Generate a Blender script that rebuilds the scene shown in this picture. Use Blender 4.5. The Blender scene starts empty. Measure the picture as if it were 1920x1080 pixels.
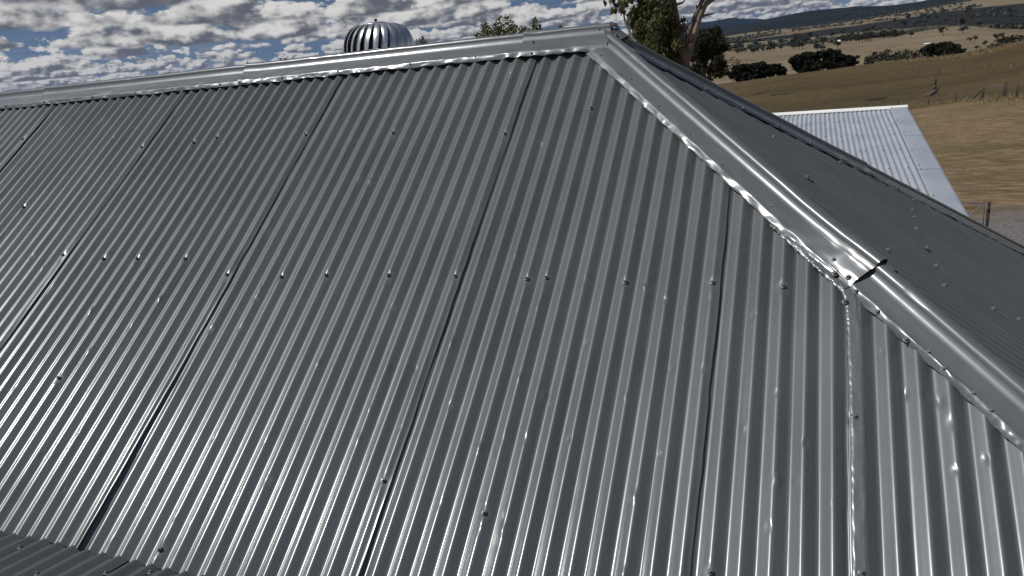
import bpy, math, random
import numpy as np
from mathutils import Matrix, Vector

random.seed(11)
RNG = np.random.default_rng(7)
C = bpy.context.scene.collection
R = math.radians
scene = bpy.context.scene

# ------------------------------------------------------------------ camera
ZR = 5.2                                   # height of the ridge line above the yard
YAW, PIT, ROLL = R(-22.80), R(-17.35), R(-5.59)
CAM = np.array([0.9415, -3.6744, ZR - 0.0716])
FPX = 1361.2                               # focal length in pixels of a 1920 wide frame
PITCH = R(35.8)                            # roof pitch
COR = 0.0762                               # corrugation pitch
SUN_AZ, SUN_EL = R(-122), R(52)            # azimuth from +Y towards +X

_f = np.array([math.sin(YAW)*math.cos(PIT), math.cos(YAW)*math.cos(PIT), math.sin(PIT)])
_r = np.array([math.cos(YAW), -math.sin(YAW), 0.0]); _u = np.cross(_r, _f)
_c, _s = math.cos(ROLL), math.sin(ROLL)
CR, CU, CF = _c*_r + _s*_u, -_s*_r + _c*_u, _f
cd = bpy.data.cameras.new('camera'); cam = bpy.data.objects.new('camera', cd); C.objects.link(cam)
cd.sensor_width = 36.0; cd.lens = 36.0*FPX/1920.0; cd.clip_start = 0.05; cd.clip_end = 120000
m = Matrix.Identity(4)
for i in range(3):
    m[i][0], m[i][1], m[i][2], m[i][3] = CR[i], CU[i], -CF[i], CAM[i]
cam.matrix_world = m
scene.camera = cam

# ------------------------------------------------------------------ sky, sun, exposure
# cumulus layer in the sky: rows of flat-based clouds, nearer rows higher and larger
def world_clouds(nt, skycol):
    L = nt.links
    def val(x, sock):
        if isinstance(x, (int, float)): sock.default_value = float(x)
        else: L.new(x, sock)
    def mth(op, a, b=0.0, c=0.0, clamp=False):
        n = nt.nodes.new('ShaderNodeMath'); n.operation = op; n.use_clamp = clamp
        for i, x in enumerate((a, b, c)): val(x, n.inputs[i])
        return n.outputs[0]
    def vec(x, y, z):
        n = nt.nodes.new('ShaderNodeCombineXYZ')
        for i, q in enumerate((x, y, z)): val(q, n.inputs[i])
        return n.outputs[0]
    def nz(v, scale, detail, rough, lac=2.1):
        n = nt.nodes.new('ShaderNodeTexNoise'); n.inputs['Scale'].default_value = scale; n.inputs['Detail'].default_value = detail
        n.inputs['Roughness'].default_value = rough; n.inputs['Lacunarity'].default_value = lac; L.new(v, n.inputs['Vector']); return n.outputs['Fac']
    def sm(x, a, b):
        n = nt.nodes.new('ShaderNodeMapRange'); n.interpolation_type = 'SMOOTHSTEP'
        n.inputs[1].default_value = a; n.inputs[2].default_value = b; val(x, n.inputs[0]); return n.outputs[0]
    def mix(f, a, b):
        n = nt.nodes.new('ShaderNodeMix'); n.data_type = 'RGBA'
        for x, i in ((f, 0), (a, 6), (b, 7)):
            if isinstance(x, tuple): n.inputs[i].default_value = (*x, 1)
            else: val(x, n.inputs[i])
        return n.outputs[2]
    tc = nt.nodes.new('ShaderNodeTexCoord'); sp = nt.nodes.new('ShaderNodeSeparateXYZ'); L.new(tc.outputs['Generated'], sp.inputs[0])
    X, Y, Z = sp.outputs
    th = mth('ARCTAN2', X, Y); el = mth('ARCSINE', Z)
    col = skycol
    # thin high veil behind the cumulus
    veil = nz(vec(mth('MULTIPLY', th, 6.0), mth('MULTIPLY', el, 60.0), 3.7), 1.0, 5, .6)
    col = mix(mth('MULTIPLY', sm(veil, .44, .66), .42), col, (4.8, 5.4, 6.4))
    rows = [.009, .0135, .019, .0255, .034, .045, .059, .077, .102, .14, .20]
    for i, e in enumerate(rows):
        far = max(0.0, 1-e/.06)
        seed = 7.31*i
        wob = nz(vec(mth('MULTIPLY', th, 2.2/max(e, .02)*.05), seed+.5, 0), 1.0, 2, .5)
        e_r = mth('MULTIPLY', mth('ADD', mth('MULTIPLY', wob, .75), .625), e)
        u = mth('DIVIDE', th, e); v = mth('DIVIDE', mth('SUBTRACT', el, e_r), e)
        p1 = vec(mth('MULTIPLY', u, .86), mth('MULTIPLY', v, 1.45), seed)
        n1 = nz(p1, 1.0, 6, .515)
        p2 = vec(mth('ADD', mth('MULTIPLY', u, .86), -.10), mth('ADD', mth('MULTIPLY', v, 1.45), .17), seed)
        n2 = nz(p2, 1.0, 3.5, .55)
        cover = nz(vec(mth('MULTIPLY', u, .22), seed+11.0, 0), 1.0, 2, .5)
        dens = mth('ADD', mth('SUBTRACT', n1, mth('MULTIPLY', mth('MAXIMUM', v, 0.0), .29)), mth('MULTIPLY', mth('SUBTRACT', cover, .5), .50))
        thr = .342 if i < 9 else .40
        a = mth('MULTIPLY', sm(dens, thr, thr+.05), sm(mth('ADD', v, mth('MULTIPLY', mth('SUBTRACT', n1, .5), .35)), -.03, .035))
        lit = mth('ADD', mth('ADD', mth('MULTIPLY', v, 1.05), mth('MULTIPLY', mth('SUBTRACT', n1, n2), 4.4)), .17)
        lit = sm(lit, -.05, .78)
        base = mix(far, (2.3, 2.5, 2.95), (2.9, 3.15, 3.7)); top = mix(far, (13.6, 13.3, 12.9), (10.2, 10.1, 10.0))
        col = mix(a, col, mix(lit, base, top))
    return col
w = bpy.data.worlds.new('World'); scene.world = w; w.use_nodes = True
nt = w.node_tree; nt.nodes.clear()
sky = nt.nodes.new('ShaderNodeTexSky'); sky.sky_type = 'NISHITA'; sky.sun_disc = False
sky.sun_elevation = SUN_EL; sky.sun_rotation = SUN_AZ; sky.altitude = 500; sky.air_density = 1.0; sky.dust_density = 0.0; sky.ozone_density = 2.0
skyvec = nt.nodes.new('ShaderNodeTexCoord'); lift = nt.nodes.new('ShaderNodeVectorMath'); lift.operation = 'ADD'; lift.inputs[1].default_value = (0, 0, 0.22)
nrm = nt.nodes.new('ShaderNodeVectorMath'); nrm.operation = 'NORMALIZE'      # deep clean blue right down to the horizon, as behind these clouds
nt.links.new(skyvec.outputs['Generated'], lift.inputs[0]); nt.links.new(lift.outputs[0], nrm.inputs[0]); nt.links.new(nrm.outputs[0], sky.inputs[0])
bg = nt.nodes.new('ShaderNodeBackground'); bg.inputs['Strength'].default_value = 0.05
wo = nt.nodes.new('ShaderNodeOutputWorld'); w.cycles.sampling_method = 'NONE'
hsv = nt.nodes.new('ShaderNodeHueSaturation'); hsv.inputs['Saturation'].default_value = 0.95; nt.links.new(sky.outputs[0], hsv.inputs['Color'])
nt.links.new(world_clouds(nt, hsv.outputs[0]), bg.inputs[0]); nt.links.new(bg.outputs[0], wo.inputs[0])
sd = bpy.data.lights.new('sun', 'SUN'); sd.energy = 3.7; sd.angle = R(0.53); sd.color = (1.0, 0.975, 0.94)
sun = bpy.data.objects.new('sun', sd); C.objects.link(sun)
SUN = Vector((math.sin(SUN_AZ)*math.cos(SUN_EL), math.cos(SUN_AZ)*math.cos(SUN_EL), math.sin(SUN_EL)))
sun.rotation_euler = SUN.to_track_quat('Z', 'Y').to_euler()
sun.location = SUN*60
scene.view_settings.view_transform = 'Standard'; scene.view_settings.look = 'None'
scene.view_settings.exposure = 0.0; scene.view_settings.gamma = 1.0
scene.cycles.max_bounces = 6; scene.cycles.diffuse_bounces = 3; scene.cycles.glossy_bounces = 3
scene.cycles.transparent_max_bounces = 6; scene.cycles.caustics_reflective = False; scene.cycles.volume_bounces = 0
scene.cycles.use_adaptive_sampling = True

# ------------------------------------------------------------------ helpers
def ray(px, py):
    d = CR*((px-960)/FPX) - CU*((py-540)/FPX) + CF
    return d/np.linalg.norm(d)
def at(px, py, dist):
    """point seen at a pixel of the 1920 frame, at a horizontal distance"""
    d = ray(px, py); return CAM + d*(dist/math.hypot(d[0], d[1]))
def azim(px, py=100):
    d = ray(px, py); return math.atan2(d[0], d[1])

def hash3(ix, iy, iz, seed):
    h = (ix*374761393 + iy*668265263 + iz*2147483647*3 + seed*974634777) & 0xffffffff
    h = ((h ^ (h >> 13))*1274126177) & 0xffffffff
    h = ((h ^ (h >> 16))*2246822519) & 0xffffffff
    return ((h ^ (h >> 15)) & 0xffffff)/float(0xffffff)
def vnoise(x, y, z=0.0, seed=0):
    """smooth value noise, -1..1"""
    x, y, z = np.broadcast_arrays(np.asarray(x, float), np.asarray(y, float), np.asarray(z, float))
    fx, fy, fz = np.floor(x), np.floor(y), np.floor(z)
    ix, iy, iz = fx.astype(np.int64), fy.astype(np.int64), fz.astype(np.int64)
    tx, ty, tz = x-fx, y-fy, z-fz
    tx = tx*tx*tx*(tx*(tx*6-15)+10); ty = ty*ty*ty*(ty*(ty*6-15)+10); tz = tz*tz*tz*(tz*(tz*6-15)+10)
    r = 0
    for dx in (0, 1):
        for dy in (0, 1):
            for dz in (0, 1):
                r = r + hash3(ix+dx, iy+dy, iz+dz, seed)*(tx if dx else 1-tx)*(ty if dy else 1-ty)*(tz if dz else 1-tz)
    return r*2-1
def fbm(x, y, z=0.0, octaves=4, seed=0, gain=0.5):
    r = 0; a = 1.0; f = 1.0
    for o in range(octaves):
        r = r + a*vnoise(x*f, y*f, np.asarray(z)*f, seed+o*17); a *= gain; f *= 2.03
    return r

def mesh(name, verts, faces, smooth=True):
    verts = np.asarray(verts, np.float32).reshape(-1, 3)
    me = bpy.data.meshes.new(name)
    if isinstance(faces, np.ndarray):
        k = faces.shape[1]; n = len(faces)
        me.vertices.add(len(verts)); me.vertices.foreach_set('co', verts.ravel())
        me.loops.add(n*k); me.loops.foreach_set('vertex_index', faces.astype(np.int32).ravel())
        me.polygons.add(n); me.polygons.foreach_set('loop_start', np.arange(0, n*k, k, dtype=np.int32))
        me.polygons.foreach_set('loop_total', np.full(n, k, np.int32))
        me.update(calc_edges=True)
    else:
        me.from_pydata([tuple(v) for v in verts.tolist()], [], faces); me.update()
    me.polygons.foreach_set('use_smooth', np.full(len(me.polygons), bool(smooth)))
    return me
def obj(name, me, mat=None, parent=None, loc=None):
    if mat is not None and len(me.materials) == 0: me.materials.append(mat)
    o = bpy.data.objects.new(name, me); C.objects.link(o)
    if parent is not None: o.parent = parent
    if loc is not None: o.location = loc
    return o
def empty(name, loc=(0, 0, 0), rz=0.0):
    o = bpy.data.objects.new(name, None); C.objects.link(o); o.location = loc; o.rotation_euler.z = rz
    o.empty_display_size = 0.1; return o
def tag(o, label=None, cat=None, group=None, kind=None):
    if label: o['label'] = label
    if cat: o['category'] = cat
    if group: o['group'] = group
    if kind: o['kind'] = kind
    return o
def gridfaces(nr, nc, wrap=False):
    i = np.arange(nr-1)[:, None]; j = np.arange(nc if wrap else nc-1)[None, :]
    j2 = (j+1) % nc
    a = i*nc+j; b = i*nc+j2; c = (i+1)*nc+j2; d = (i+1)*nc+j
    return np.stack([a, b, c, d], -1).reshape(-1, 4)
class MB:
    """collects simple shapes into one mesh"""
    def __init__(s): s.v = []; s.f = []; s.n = 0
    def add(s, v, f):
        v = np.asarray(v, float).reshape(-1, 3); s.v.append(v)
        s.f += [[int(i)+s.n for i in q] for q in f]; s.n += len(v)
    def box(s, c, size, rz=0.0, axes=None):
        x, y, z = [t/2 for t in size]
        v = np.array([[a*x, b*y, d*z] for a in (-1, 1) for b in (-1, 1) for d in (-1, 1)])
        if axes is not None: v = v @ np.array(axes)
        elif rz: v = v @ np.array([[math.cos(rz), math.sin(rz), 0], [-math.sin(rz), math.cos(rz), 0], [0, 0, 1]])
        s.add(v+np.array(c), [[0, 1, 3, 2], [4, 6, 7, 5], [0, 4, 5, 1], [2, 3, 7, 6], [0, 2, 6, 4], [1, 5, 7, 3]])
    def tube(s, pts, rad, k=8, cap=True):
        pts = [np.array(p, float) for p in pts]; n = len(pts)
        if not hasattr(rad, '__len__'): rad = [rad]*n
        rings = []; prev = None
        for i in range(n):
            t = pts[min(i+1, n-1)]-pts[max(i-1, 0)]; t = t/(np.linalg.norm(t)+1e-12)
            if prev is None: a = np.cross(t, [0, 0, 1.0] if abs(t[2]) < .9 else [1.0, 0, 0])
            else: a = prev-t*(prev@t)
            a = a/(np.linalg.norm(a)+1e-12); prev = a; b = np.cross(t, a)
            ang = np.arange(k)*2*math.pi/k
            rings.append(pts[i]+rad[i]*(np.cos(ang)[:, None]*a+np.sin(ang)[:, None]*b))
        f = gridfaces(n, k, True).tolist()
        if cap: f += [list(range(k))[::-1], [(n-1)*k+i for i in range(k)]]
        s.add(np.concatenate(rings), f)
    def lathe(s, prof, c=(0, 0, 0), k=24):
        ang = np.arange(k)*2*math.pi/k
        v = np.concatenate([np.stack([r*np.cos(ang), r*np.sin(ang), np.full(k, z)], 1) for r, z in prof])
        f = gridfaces(len(prof), k, True).tolist()
        f += [list(range(k))[::-1], [(len(prof)-1)*k+i for i in range(k)]]
        s.add(v+np.array(c), f)
    def mesh(s, name, smooth=True): return mesh(name, np.concatenate(s.v), s.f, smooth)
    def build(s, name, mat, parent=None, smooth=True, loc=None): return obj(name, s.mesh(name, smooth), mat, parent, loc)

# ------------------------------------------------------------------ materials
def new_mat(name):
    mt = bpy.data.materials.new(name); mt.use_nodes = True
    t = mt.node_tree; t.nodes.clear()
    out = t.nodes.new('ShaderNodeOutputMaterial'); p = t.nodes.new('ShaderNodeBsdfPrincipled')
    t.links.new(p.outputs[0], out.inputs[0]); return mt, t, p, out
def N(t, kind, **kw):
    n = t.nodes.new(kind)
    for k, v in kw.items():
        if k in n.inputs.keys(): n.inputs[k].default_value = v
        else: setattr(n, k, v)
    return n
def coord(t, scale=(1, 1, 1), src='Object'):
    tc = t.nodes.new('ShaderNodeTexCoord'); mp = t.nodes.new('ShaderNodeMapping'); mp.inputs['Scale'].default_value = scale
    t.links.new(tc.outputs[src], mp.inputs[0]); return mp.outputs[0]
def noise(t, vec, scale, detail=4, rough=0.55):
    n = t.nodes.new('ShaderNodeTexNoise'); n.inputs['Scale'].default_value = scale
    n.inputs['Detail'].default_value = detail; n.inputs['Roughness'].default_value = rough
    t.links.new(vec, n.inputs['Vector']); return n.outputs['Fac']
def ramp(t, fac, stops):
    r = t.nodes.new('ShaderNodeValToRGB'); e = r.color_ramp.elements
    while len(e) < len(stops): e.new(0.5)
    for el, (pos, col) in zip(e, stops):
        el.position = pos; el.color = (*col, 1) if len(col) == 3 else col
    t.links.new(fac, r.inputs[0]); return r.outputs[0]
def mixc(t, fac, a, b):
    n = t.nodes.new('ShaderNodeMix'); n.data_type = 'RGBA'
    for v, i in ((fac, 0), (a, 6), (b, 7)):
        if isinstance(v, (int, float)): n.inputs[i].default_value = v
        elif isinstance(v, tuple): n.inputs[i].default_value = (*v, 1)
        else: t.links.new(v, n.inputs[i])
    return n.outputs[2]
def maprange(t, val, a, b, c=0.0, d=1.0, smooth=False):
    n = t.nodes.new('ShaderNodeMapRange'); n.inputs[1].default_value = a; n.inputs[2].default_value = b
    n.inputs[3].default_value = c; n.inputs[4].default_value = d
    if smooth: n.interpolation_type = 'SMOOTHSTEP'
    t.links.new(val, n.inputs[0]); return n.outputs[0]
def bump(t, h, strength, dist, p):
    b = t.nodes.new('ShaderNodeBump'); b.inputs['Strength'].default_value = strength; b.inputs['Distance'].default_value = dist
    t.links.new(h, b.inputs['Height']); t.links.new(b.outputs[0], p.inputs['Normal']); return b

def paint_mat(name, col, rough, var=0.12, speck=True, sheen=0.0, streak=0.0, along=(26, 1.6, 1.6)):
    mt, t, p, o = new_mat(name)
    v = coord(t)
    n1 = noise(t, v, 2.3, 5); n2 = noise(t, v, 55, 3); n3 = noise(t, v, 320, 2)
    base = ramp(t, n1, [(0.3, tuple(c*(1-var) for c in col)), (0.7, tuple(c*(1+var) for c in col))])
    if speck:      # tiny chips and dust
        s = ramp(t, n2, [(0.70, (0, 0, 0)), (0.76, (1, 1, 1))])
        base = mixc(t, s, base, tuple(c*1.35+.01 for c in col))
    rgh = maprange(t, noise(t, v, 7, 4), 0.3, 0.7, rough*0.86, rough*1.16)
    if streak:     # dust washed down the slope, dull patches, and each sheet a slightly different batch
        dust = maprange(t, noise(t, coord(t, along), 1.0, 6, .65), .50, .78, 0, streak*.55)
        base = mixc(t, dust, base, (0.14, 0.137, 0.130))
        oi = t.nodes.new('ShaderNodeObjectInfo')
        hv = t.nodes.new('ShaderNodeHueSaturation'); t.links.new(base, hv.inputs['Color']); t.links.new(maprange(t, oi.outputs['Random'], 0, 1, .90, 1.10), hv.inputs['Value']); base = hv.outputs[0]
        ad = t.nodes.new('ShaderNodeMath'); ad.operation = 'MULTIPLY_ADD'; t.links.new(dust, ad.inputs[0]); ad.inputs[1].default_value = .30; t.links.new(rgh, ad.inputs[2]); rgh = ad.outputs[0]
    t.links.new(base, p.inputs['Base Color'])
    t.links.new(rgh, p.inputs['Roughness'])
    p.inputs['Specular IOR Level'].default_value = 0.5
    if sheen:      # broad sheen of an aluminium-pigmented paint under the clear gloss
        gl = t.nodes.new('ShaderNodeBsdfGlossy'); gl.inputs['Color'].default_value = (0.47, 0.50, 0.52, 1); gl.inputs['Roughness'].default_value = 0.46
        mx = t.nodes.new('ShaderNodeMixShader'); mx.inputs[0].default_value = sheen
        t.links.new(p.outputs[0], mx.inputs[1]); t.links.new(gl.outputs[0], mx.inputs[2]); t.links.new(mx.outputs[0], o.inputs[0])
    return mt
def flat_mat(name, col, rough=0.8, var=0.2, scale=6.0, metallic=0.0, bumpd=0.0):
    mt, t, p, o = new_mat(name); v = coord(t)
    n1 = noise(t, v, scale, 5)
    t.links.new(ramp(t, n1, [(0.28, tuple(c*(1-var) for c in col)), (0.72, tuple(min(1, c*(1+var)) for c in col))]), p.inputs['Base Color'])
    p.inputs['Roughness'].default_value = rough; p.inputs['Metallic'].default_value = metallic
    if bumpd: bump(t, noise(t, v, scale*6, 4), 0.5, bumpd, p)
    return mt
M = {}
M['roof'] = paint_mat('grey_roof_paint', (0.097, 0.103, 0.105), 0.21, sheen=.10, streak=.45)
M['roof_end'] = paint_mat('grey_roof_paint_end', (0.090, 0.095, 0.097), 0.22, sheen=.08, streak=.3, along=(1.6, 26, 1.6))
M['cap'] = paint_mat('grey_capping_paint', (0.094, 0.098, 0.099), 0.20, sheen=.10, streak=.3)
M['screw'] = paint_mat('screw_paint', (0.13, 0.14, 0.148), 0.35, speck=False)
M['washer'] = flat_mat('rubber_washer', (0.03, 0.03, 0.032), 0.7)
M['shed'] = paint_mat('pale_shed_sheet', (0.325, 0.352, 0.385), 0.5)
M['shedcap'] = paint_mat('pale_barge_sheet', (0.295, 0.322, 0.36), 0.5)
M['white'] = paint_mat('white_roll_paint', (0.78, 0.78, 0.75), 0.4, var=.04)
M['alu'] = flat_mat('bare_aluminium', (0.62, 0.63, 0.64), 0.33, 0.15, 9.0, metallic=.85)
M['dark'] = flat_mat('dark_inside', (0.02, 0.02, 0.022), 0.8)
M['wall'] = flat_mat('weatherboard', (0.55, 0.53, 0.48), 0.7)
M['timber'] = flat_mat('weathered_timber', (0.06, 0.047, 0.037), 0.9, 0.35, 9, bumpd=.01)
M['steel'] = flat_mat('rusty_picket', (0.075, 0.05, 0.038), 0.8, 0.3, 20)
M['wire'] = flat_mat('dull_wire', (0.15, 0.14, 0.13), 0.6)
M['galv'] = flat_mat('galvanised_pipe', (0.20, 0.205, 0.21), 0.5, 0.15, 20, metallic=.4)
M['stump'] = flat_mat('grey_stump_wood', (0.085, 0.072, 0.064), 0.9, 0.35, 2.5, bumpd=.02)
M['bark'] = flat_mat('gum_bark', (0.15, 0.115, 0.095), 0.9, 0.4, 3.0, bumpd=.03)
M['deadwood'] = flat_mat('bleached_dead_wood', (0.20, 0.17, 0.15), 0.85, 0.35, 2.5, bumpd=.02)
def leaf_mat(name, a, b):
    mt, t, p, o = new_mat(name)
    gi = t.nodes.new('ShaderNodeNewGeometry')
    t.links.new(ramp(t, gi.outputs['Random Per Island'], [(0.0, a), (1.0, b)]), p.inputs['Base Color'])
    p.inputs['Roughness'].default_value = 0.8; p.inputs['Specular IOR Level'].default_value = 0.2
    tr = t.nodes.new('ShaderNodeBsdfTranslucent'); tr.inputs[0].default_value = (b[0]*1.1, b[1]*1.2, b[2]*.7, 1)
    mx = t.nodes.new('ShaderNodeMixShader'); mx.inputs[0].default_value = 0.2
    t.links.new(p.outputs[0], mx.inputs[1]); t.links.new(tr.outputs[0], mx.inputs[2]); t.links.new(mx.outputs[0], o.inputs[0])
    return mt
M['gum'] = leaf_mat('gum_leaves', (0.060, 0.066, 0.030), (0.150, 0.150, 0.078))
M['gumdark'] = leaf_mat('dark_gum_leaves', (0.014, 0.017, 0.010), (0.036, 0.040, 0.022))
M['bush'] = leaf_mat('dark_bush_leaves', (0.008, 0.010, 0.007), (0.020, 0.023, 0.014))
M['greygum'] = leaf_mat('grey_green_leaves', (0.034, 0.038, 0.030), (0.068, 0.072, 0.056))
M['straw'] = leaf_mat('dry_grass_blades', (0.20, 0.15, 0.08), (0.36, 0.28, 0.16))
# ------------------------------------------------------------------ ground and hills: one height field
CTRL = []   # (azimuth deg, ln distance, height)
def cp(px, D, py=None, z=None):
    if py is not None: z = at(px, py, D)[2]
    CTRL.append((math.degrees(azim(px)), math.log(D), z))
for px in (1250, 1400, 1600, 1800, 1950): cp(px, 4, z=0); cp(px, 14, z=0); cp(px, 30, z=-.35)
cp(1883, 75, 185); cp(1840, 79, 188); cp(1741, 94, 198); cp(1626, 103, 206); cp(1468, 115, 216); cp(1300, 115, z=-6)
cp(1950, 73, 182)
cp(1725, 168, 137); cp(1764, 163, 136); cp(1856, 158, 128); cp(1904, 155, 125); cp(1600, 170, 150); cp(1450, 170, 162); cp(1300, 170, z=-7)
cp(1838, 190, 100); cp(1788, 200, 108); cp(1915, 200, 80); cp(1650, 222, 117); cp(1500, 230, 138); cp(1400, 232, 151); cp(1300, 235, 166)
for px, z in ((1300, -24), (1500, -26), (1700, -25), (1850, -18), (1950, -16)): cp(px, 400, z=z)
for px, pr in {
    1330: ((900, 116), (1500, 100), (2500, 84), (4000, 76), (6000, 70), (8500, 62), (12000, 56), (20000, 41)),
    1400: ((900, 114), (1500, 98), (2500, 82), (4000, 70), (6000, 58), (8500, 47), (12000, 50), (20000, 36)),
    1500: ((900, 106), (1500, 88), (2500, 72), (4000, 58), (6000, 44), (8500, 27), (12000, 40), (20000, 45)),
    1600: ((900, 98), (1500, 79), (2500, 60), (4000, 47), (5500, 38), (8500, 15), (12000, 32), (20000, 40)),
    1700: ((900, 86), (1400, 67), (2500, 46), (3600, 32), (5200, 27), (8500, 12), (12000, 25), (20000, 30)),
    1800: ((900, 76), (1250, 50), (1650, 58), (2500, 38), (3600, 18), (4600, 6), (8500, -6), (12000, 15), (20000, 25)),
    1930: ((900, 72), (1250, 64), (2500, 40), (3600, 8), (4600, -6), (8500, -22), (12000, 0), (20000, 18)),
}.items():
    for D, py in pr: cp(px, D, py)
CTRL = np.array(CTRL)
def _f(a, l): return np.stack([a/9.0, l*2.2], -1)
_P = _f(CTRL[:, 0], CTRL[:, 1])
def _phi(r2): return np.where(r2 > 1e-12, 0.5*r2*np.log(r2+1e-12), 0.0)
_K = _phi(((_P[:, None]-_P[None])**2).sum(-1)) + np.eye(len(_P))*0.01
_T = np.concatenate([np.ones((len(_P), 1)), _P], 1)
_A = np.block([[_K, _T], [_T.T, np.zeros((3, 3))]])
_S = np.exp(CTRL[:, 1])**0.75                     # heights are fitted relative to their distance
_W = np.linalg.solve(_A, np.concatenate([CTRL[:, 2]/_S, np.zeros(3)]))
def height(x, y):
    x = np.asarray(x, float); y = np.asarray(y, float)
    dx, dy = x-CAM[0], y-CAM[1]
    D = np.maximum(np.hypot(dx, dy), 3.0); a = np.degrees(np.arctan2(dx, dy))
    over = np.maximum(np.abs(a-3)-11.5, 0)
    a = np.clip(a, -8.5, 14.5); l = np.minimum(np.log(D), math.log(20000.0))
    q = _f(a, l); sh = q.shape[:-1]; q = q.reshape(-1, 2); out = np.empty(len(q))
    for s in range(0, len(q), 20000):
        b = q[s:s+20000]
        out[s:s+20000] = _phi(((b[:, None]-_P[None])**2).sum(-1)) @ _W[:len(_P)] + _W[-3] + b @ _W[-2:]
    z = out.reshape(sh)*np.exp(l)**0.75
    soft = np.exp(-over/14.0); far = np.clip((D-30)/200, 0, 1)     # away from the view the land evens out
    z = z*(soft*far + (1-far)) + (1-soft)*far*(-6-8*np.clip((D-200)/1500, 0, 1) + 0.004*np.clip(D-2500, 0, 12000)*(1+np.sin(a*.11+x*2e-4)))
    z = np.where(D < 34, z*np.clip((D-10)/24, 0, 1), z)
    k = np.clip((D-30)/400, 0, 1)
    z = z + 0.10*fbm(x/7, y/7, 0, 3, 5)*np.clip((D-20)/40, 0, 1) + k*1.2*fbm(x/90, y/90, 0, 3, 9)*np.clip((D-230)/400, 0, 1)
    kf = np.clip((D-1200)/4000, 0, 1)
    z = z + kf*(12+D*.0016)*fbm(x/900, y/900, 0, 4, 21)
    return z
def ground_at(px, D, py=100):
    """ground point straight below a picture column at a horizontal distance"""
    a = azim(px, py); x = CAM[0]+math.sin(a)*D; y = CAM[1]+math.cos(a)*D
    return np.array([x, y, float(height(np.array([x]), np.array([y]))[0])])

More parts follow.
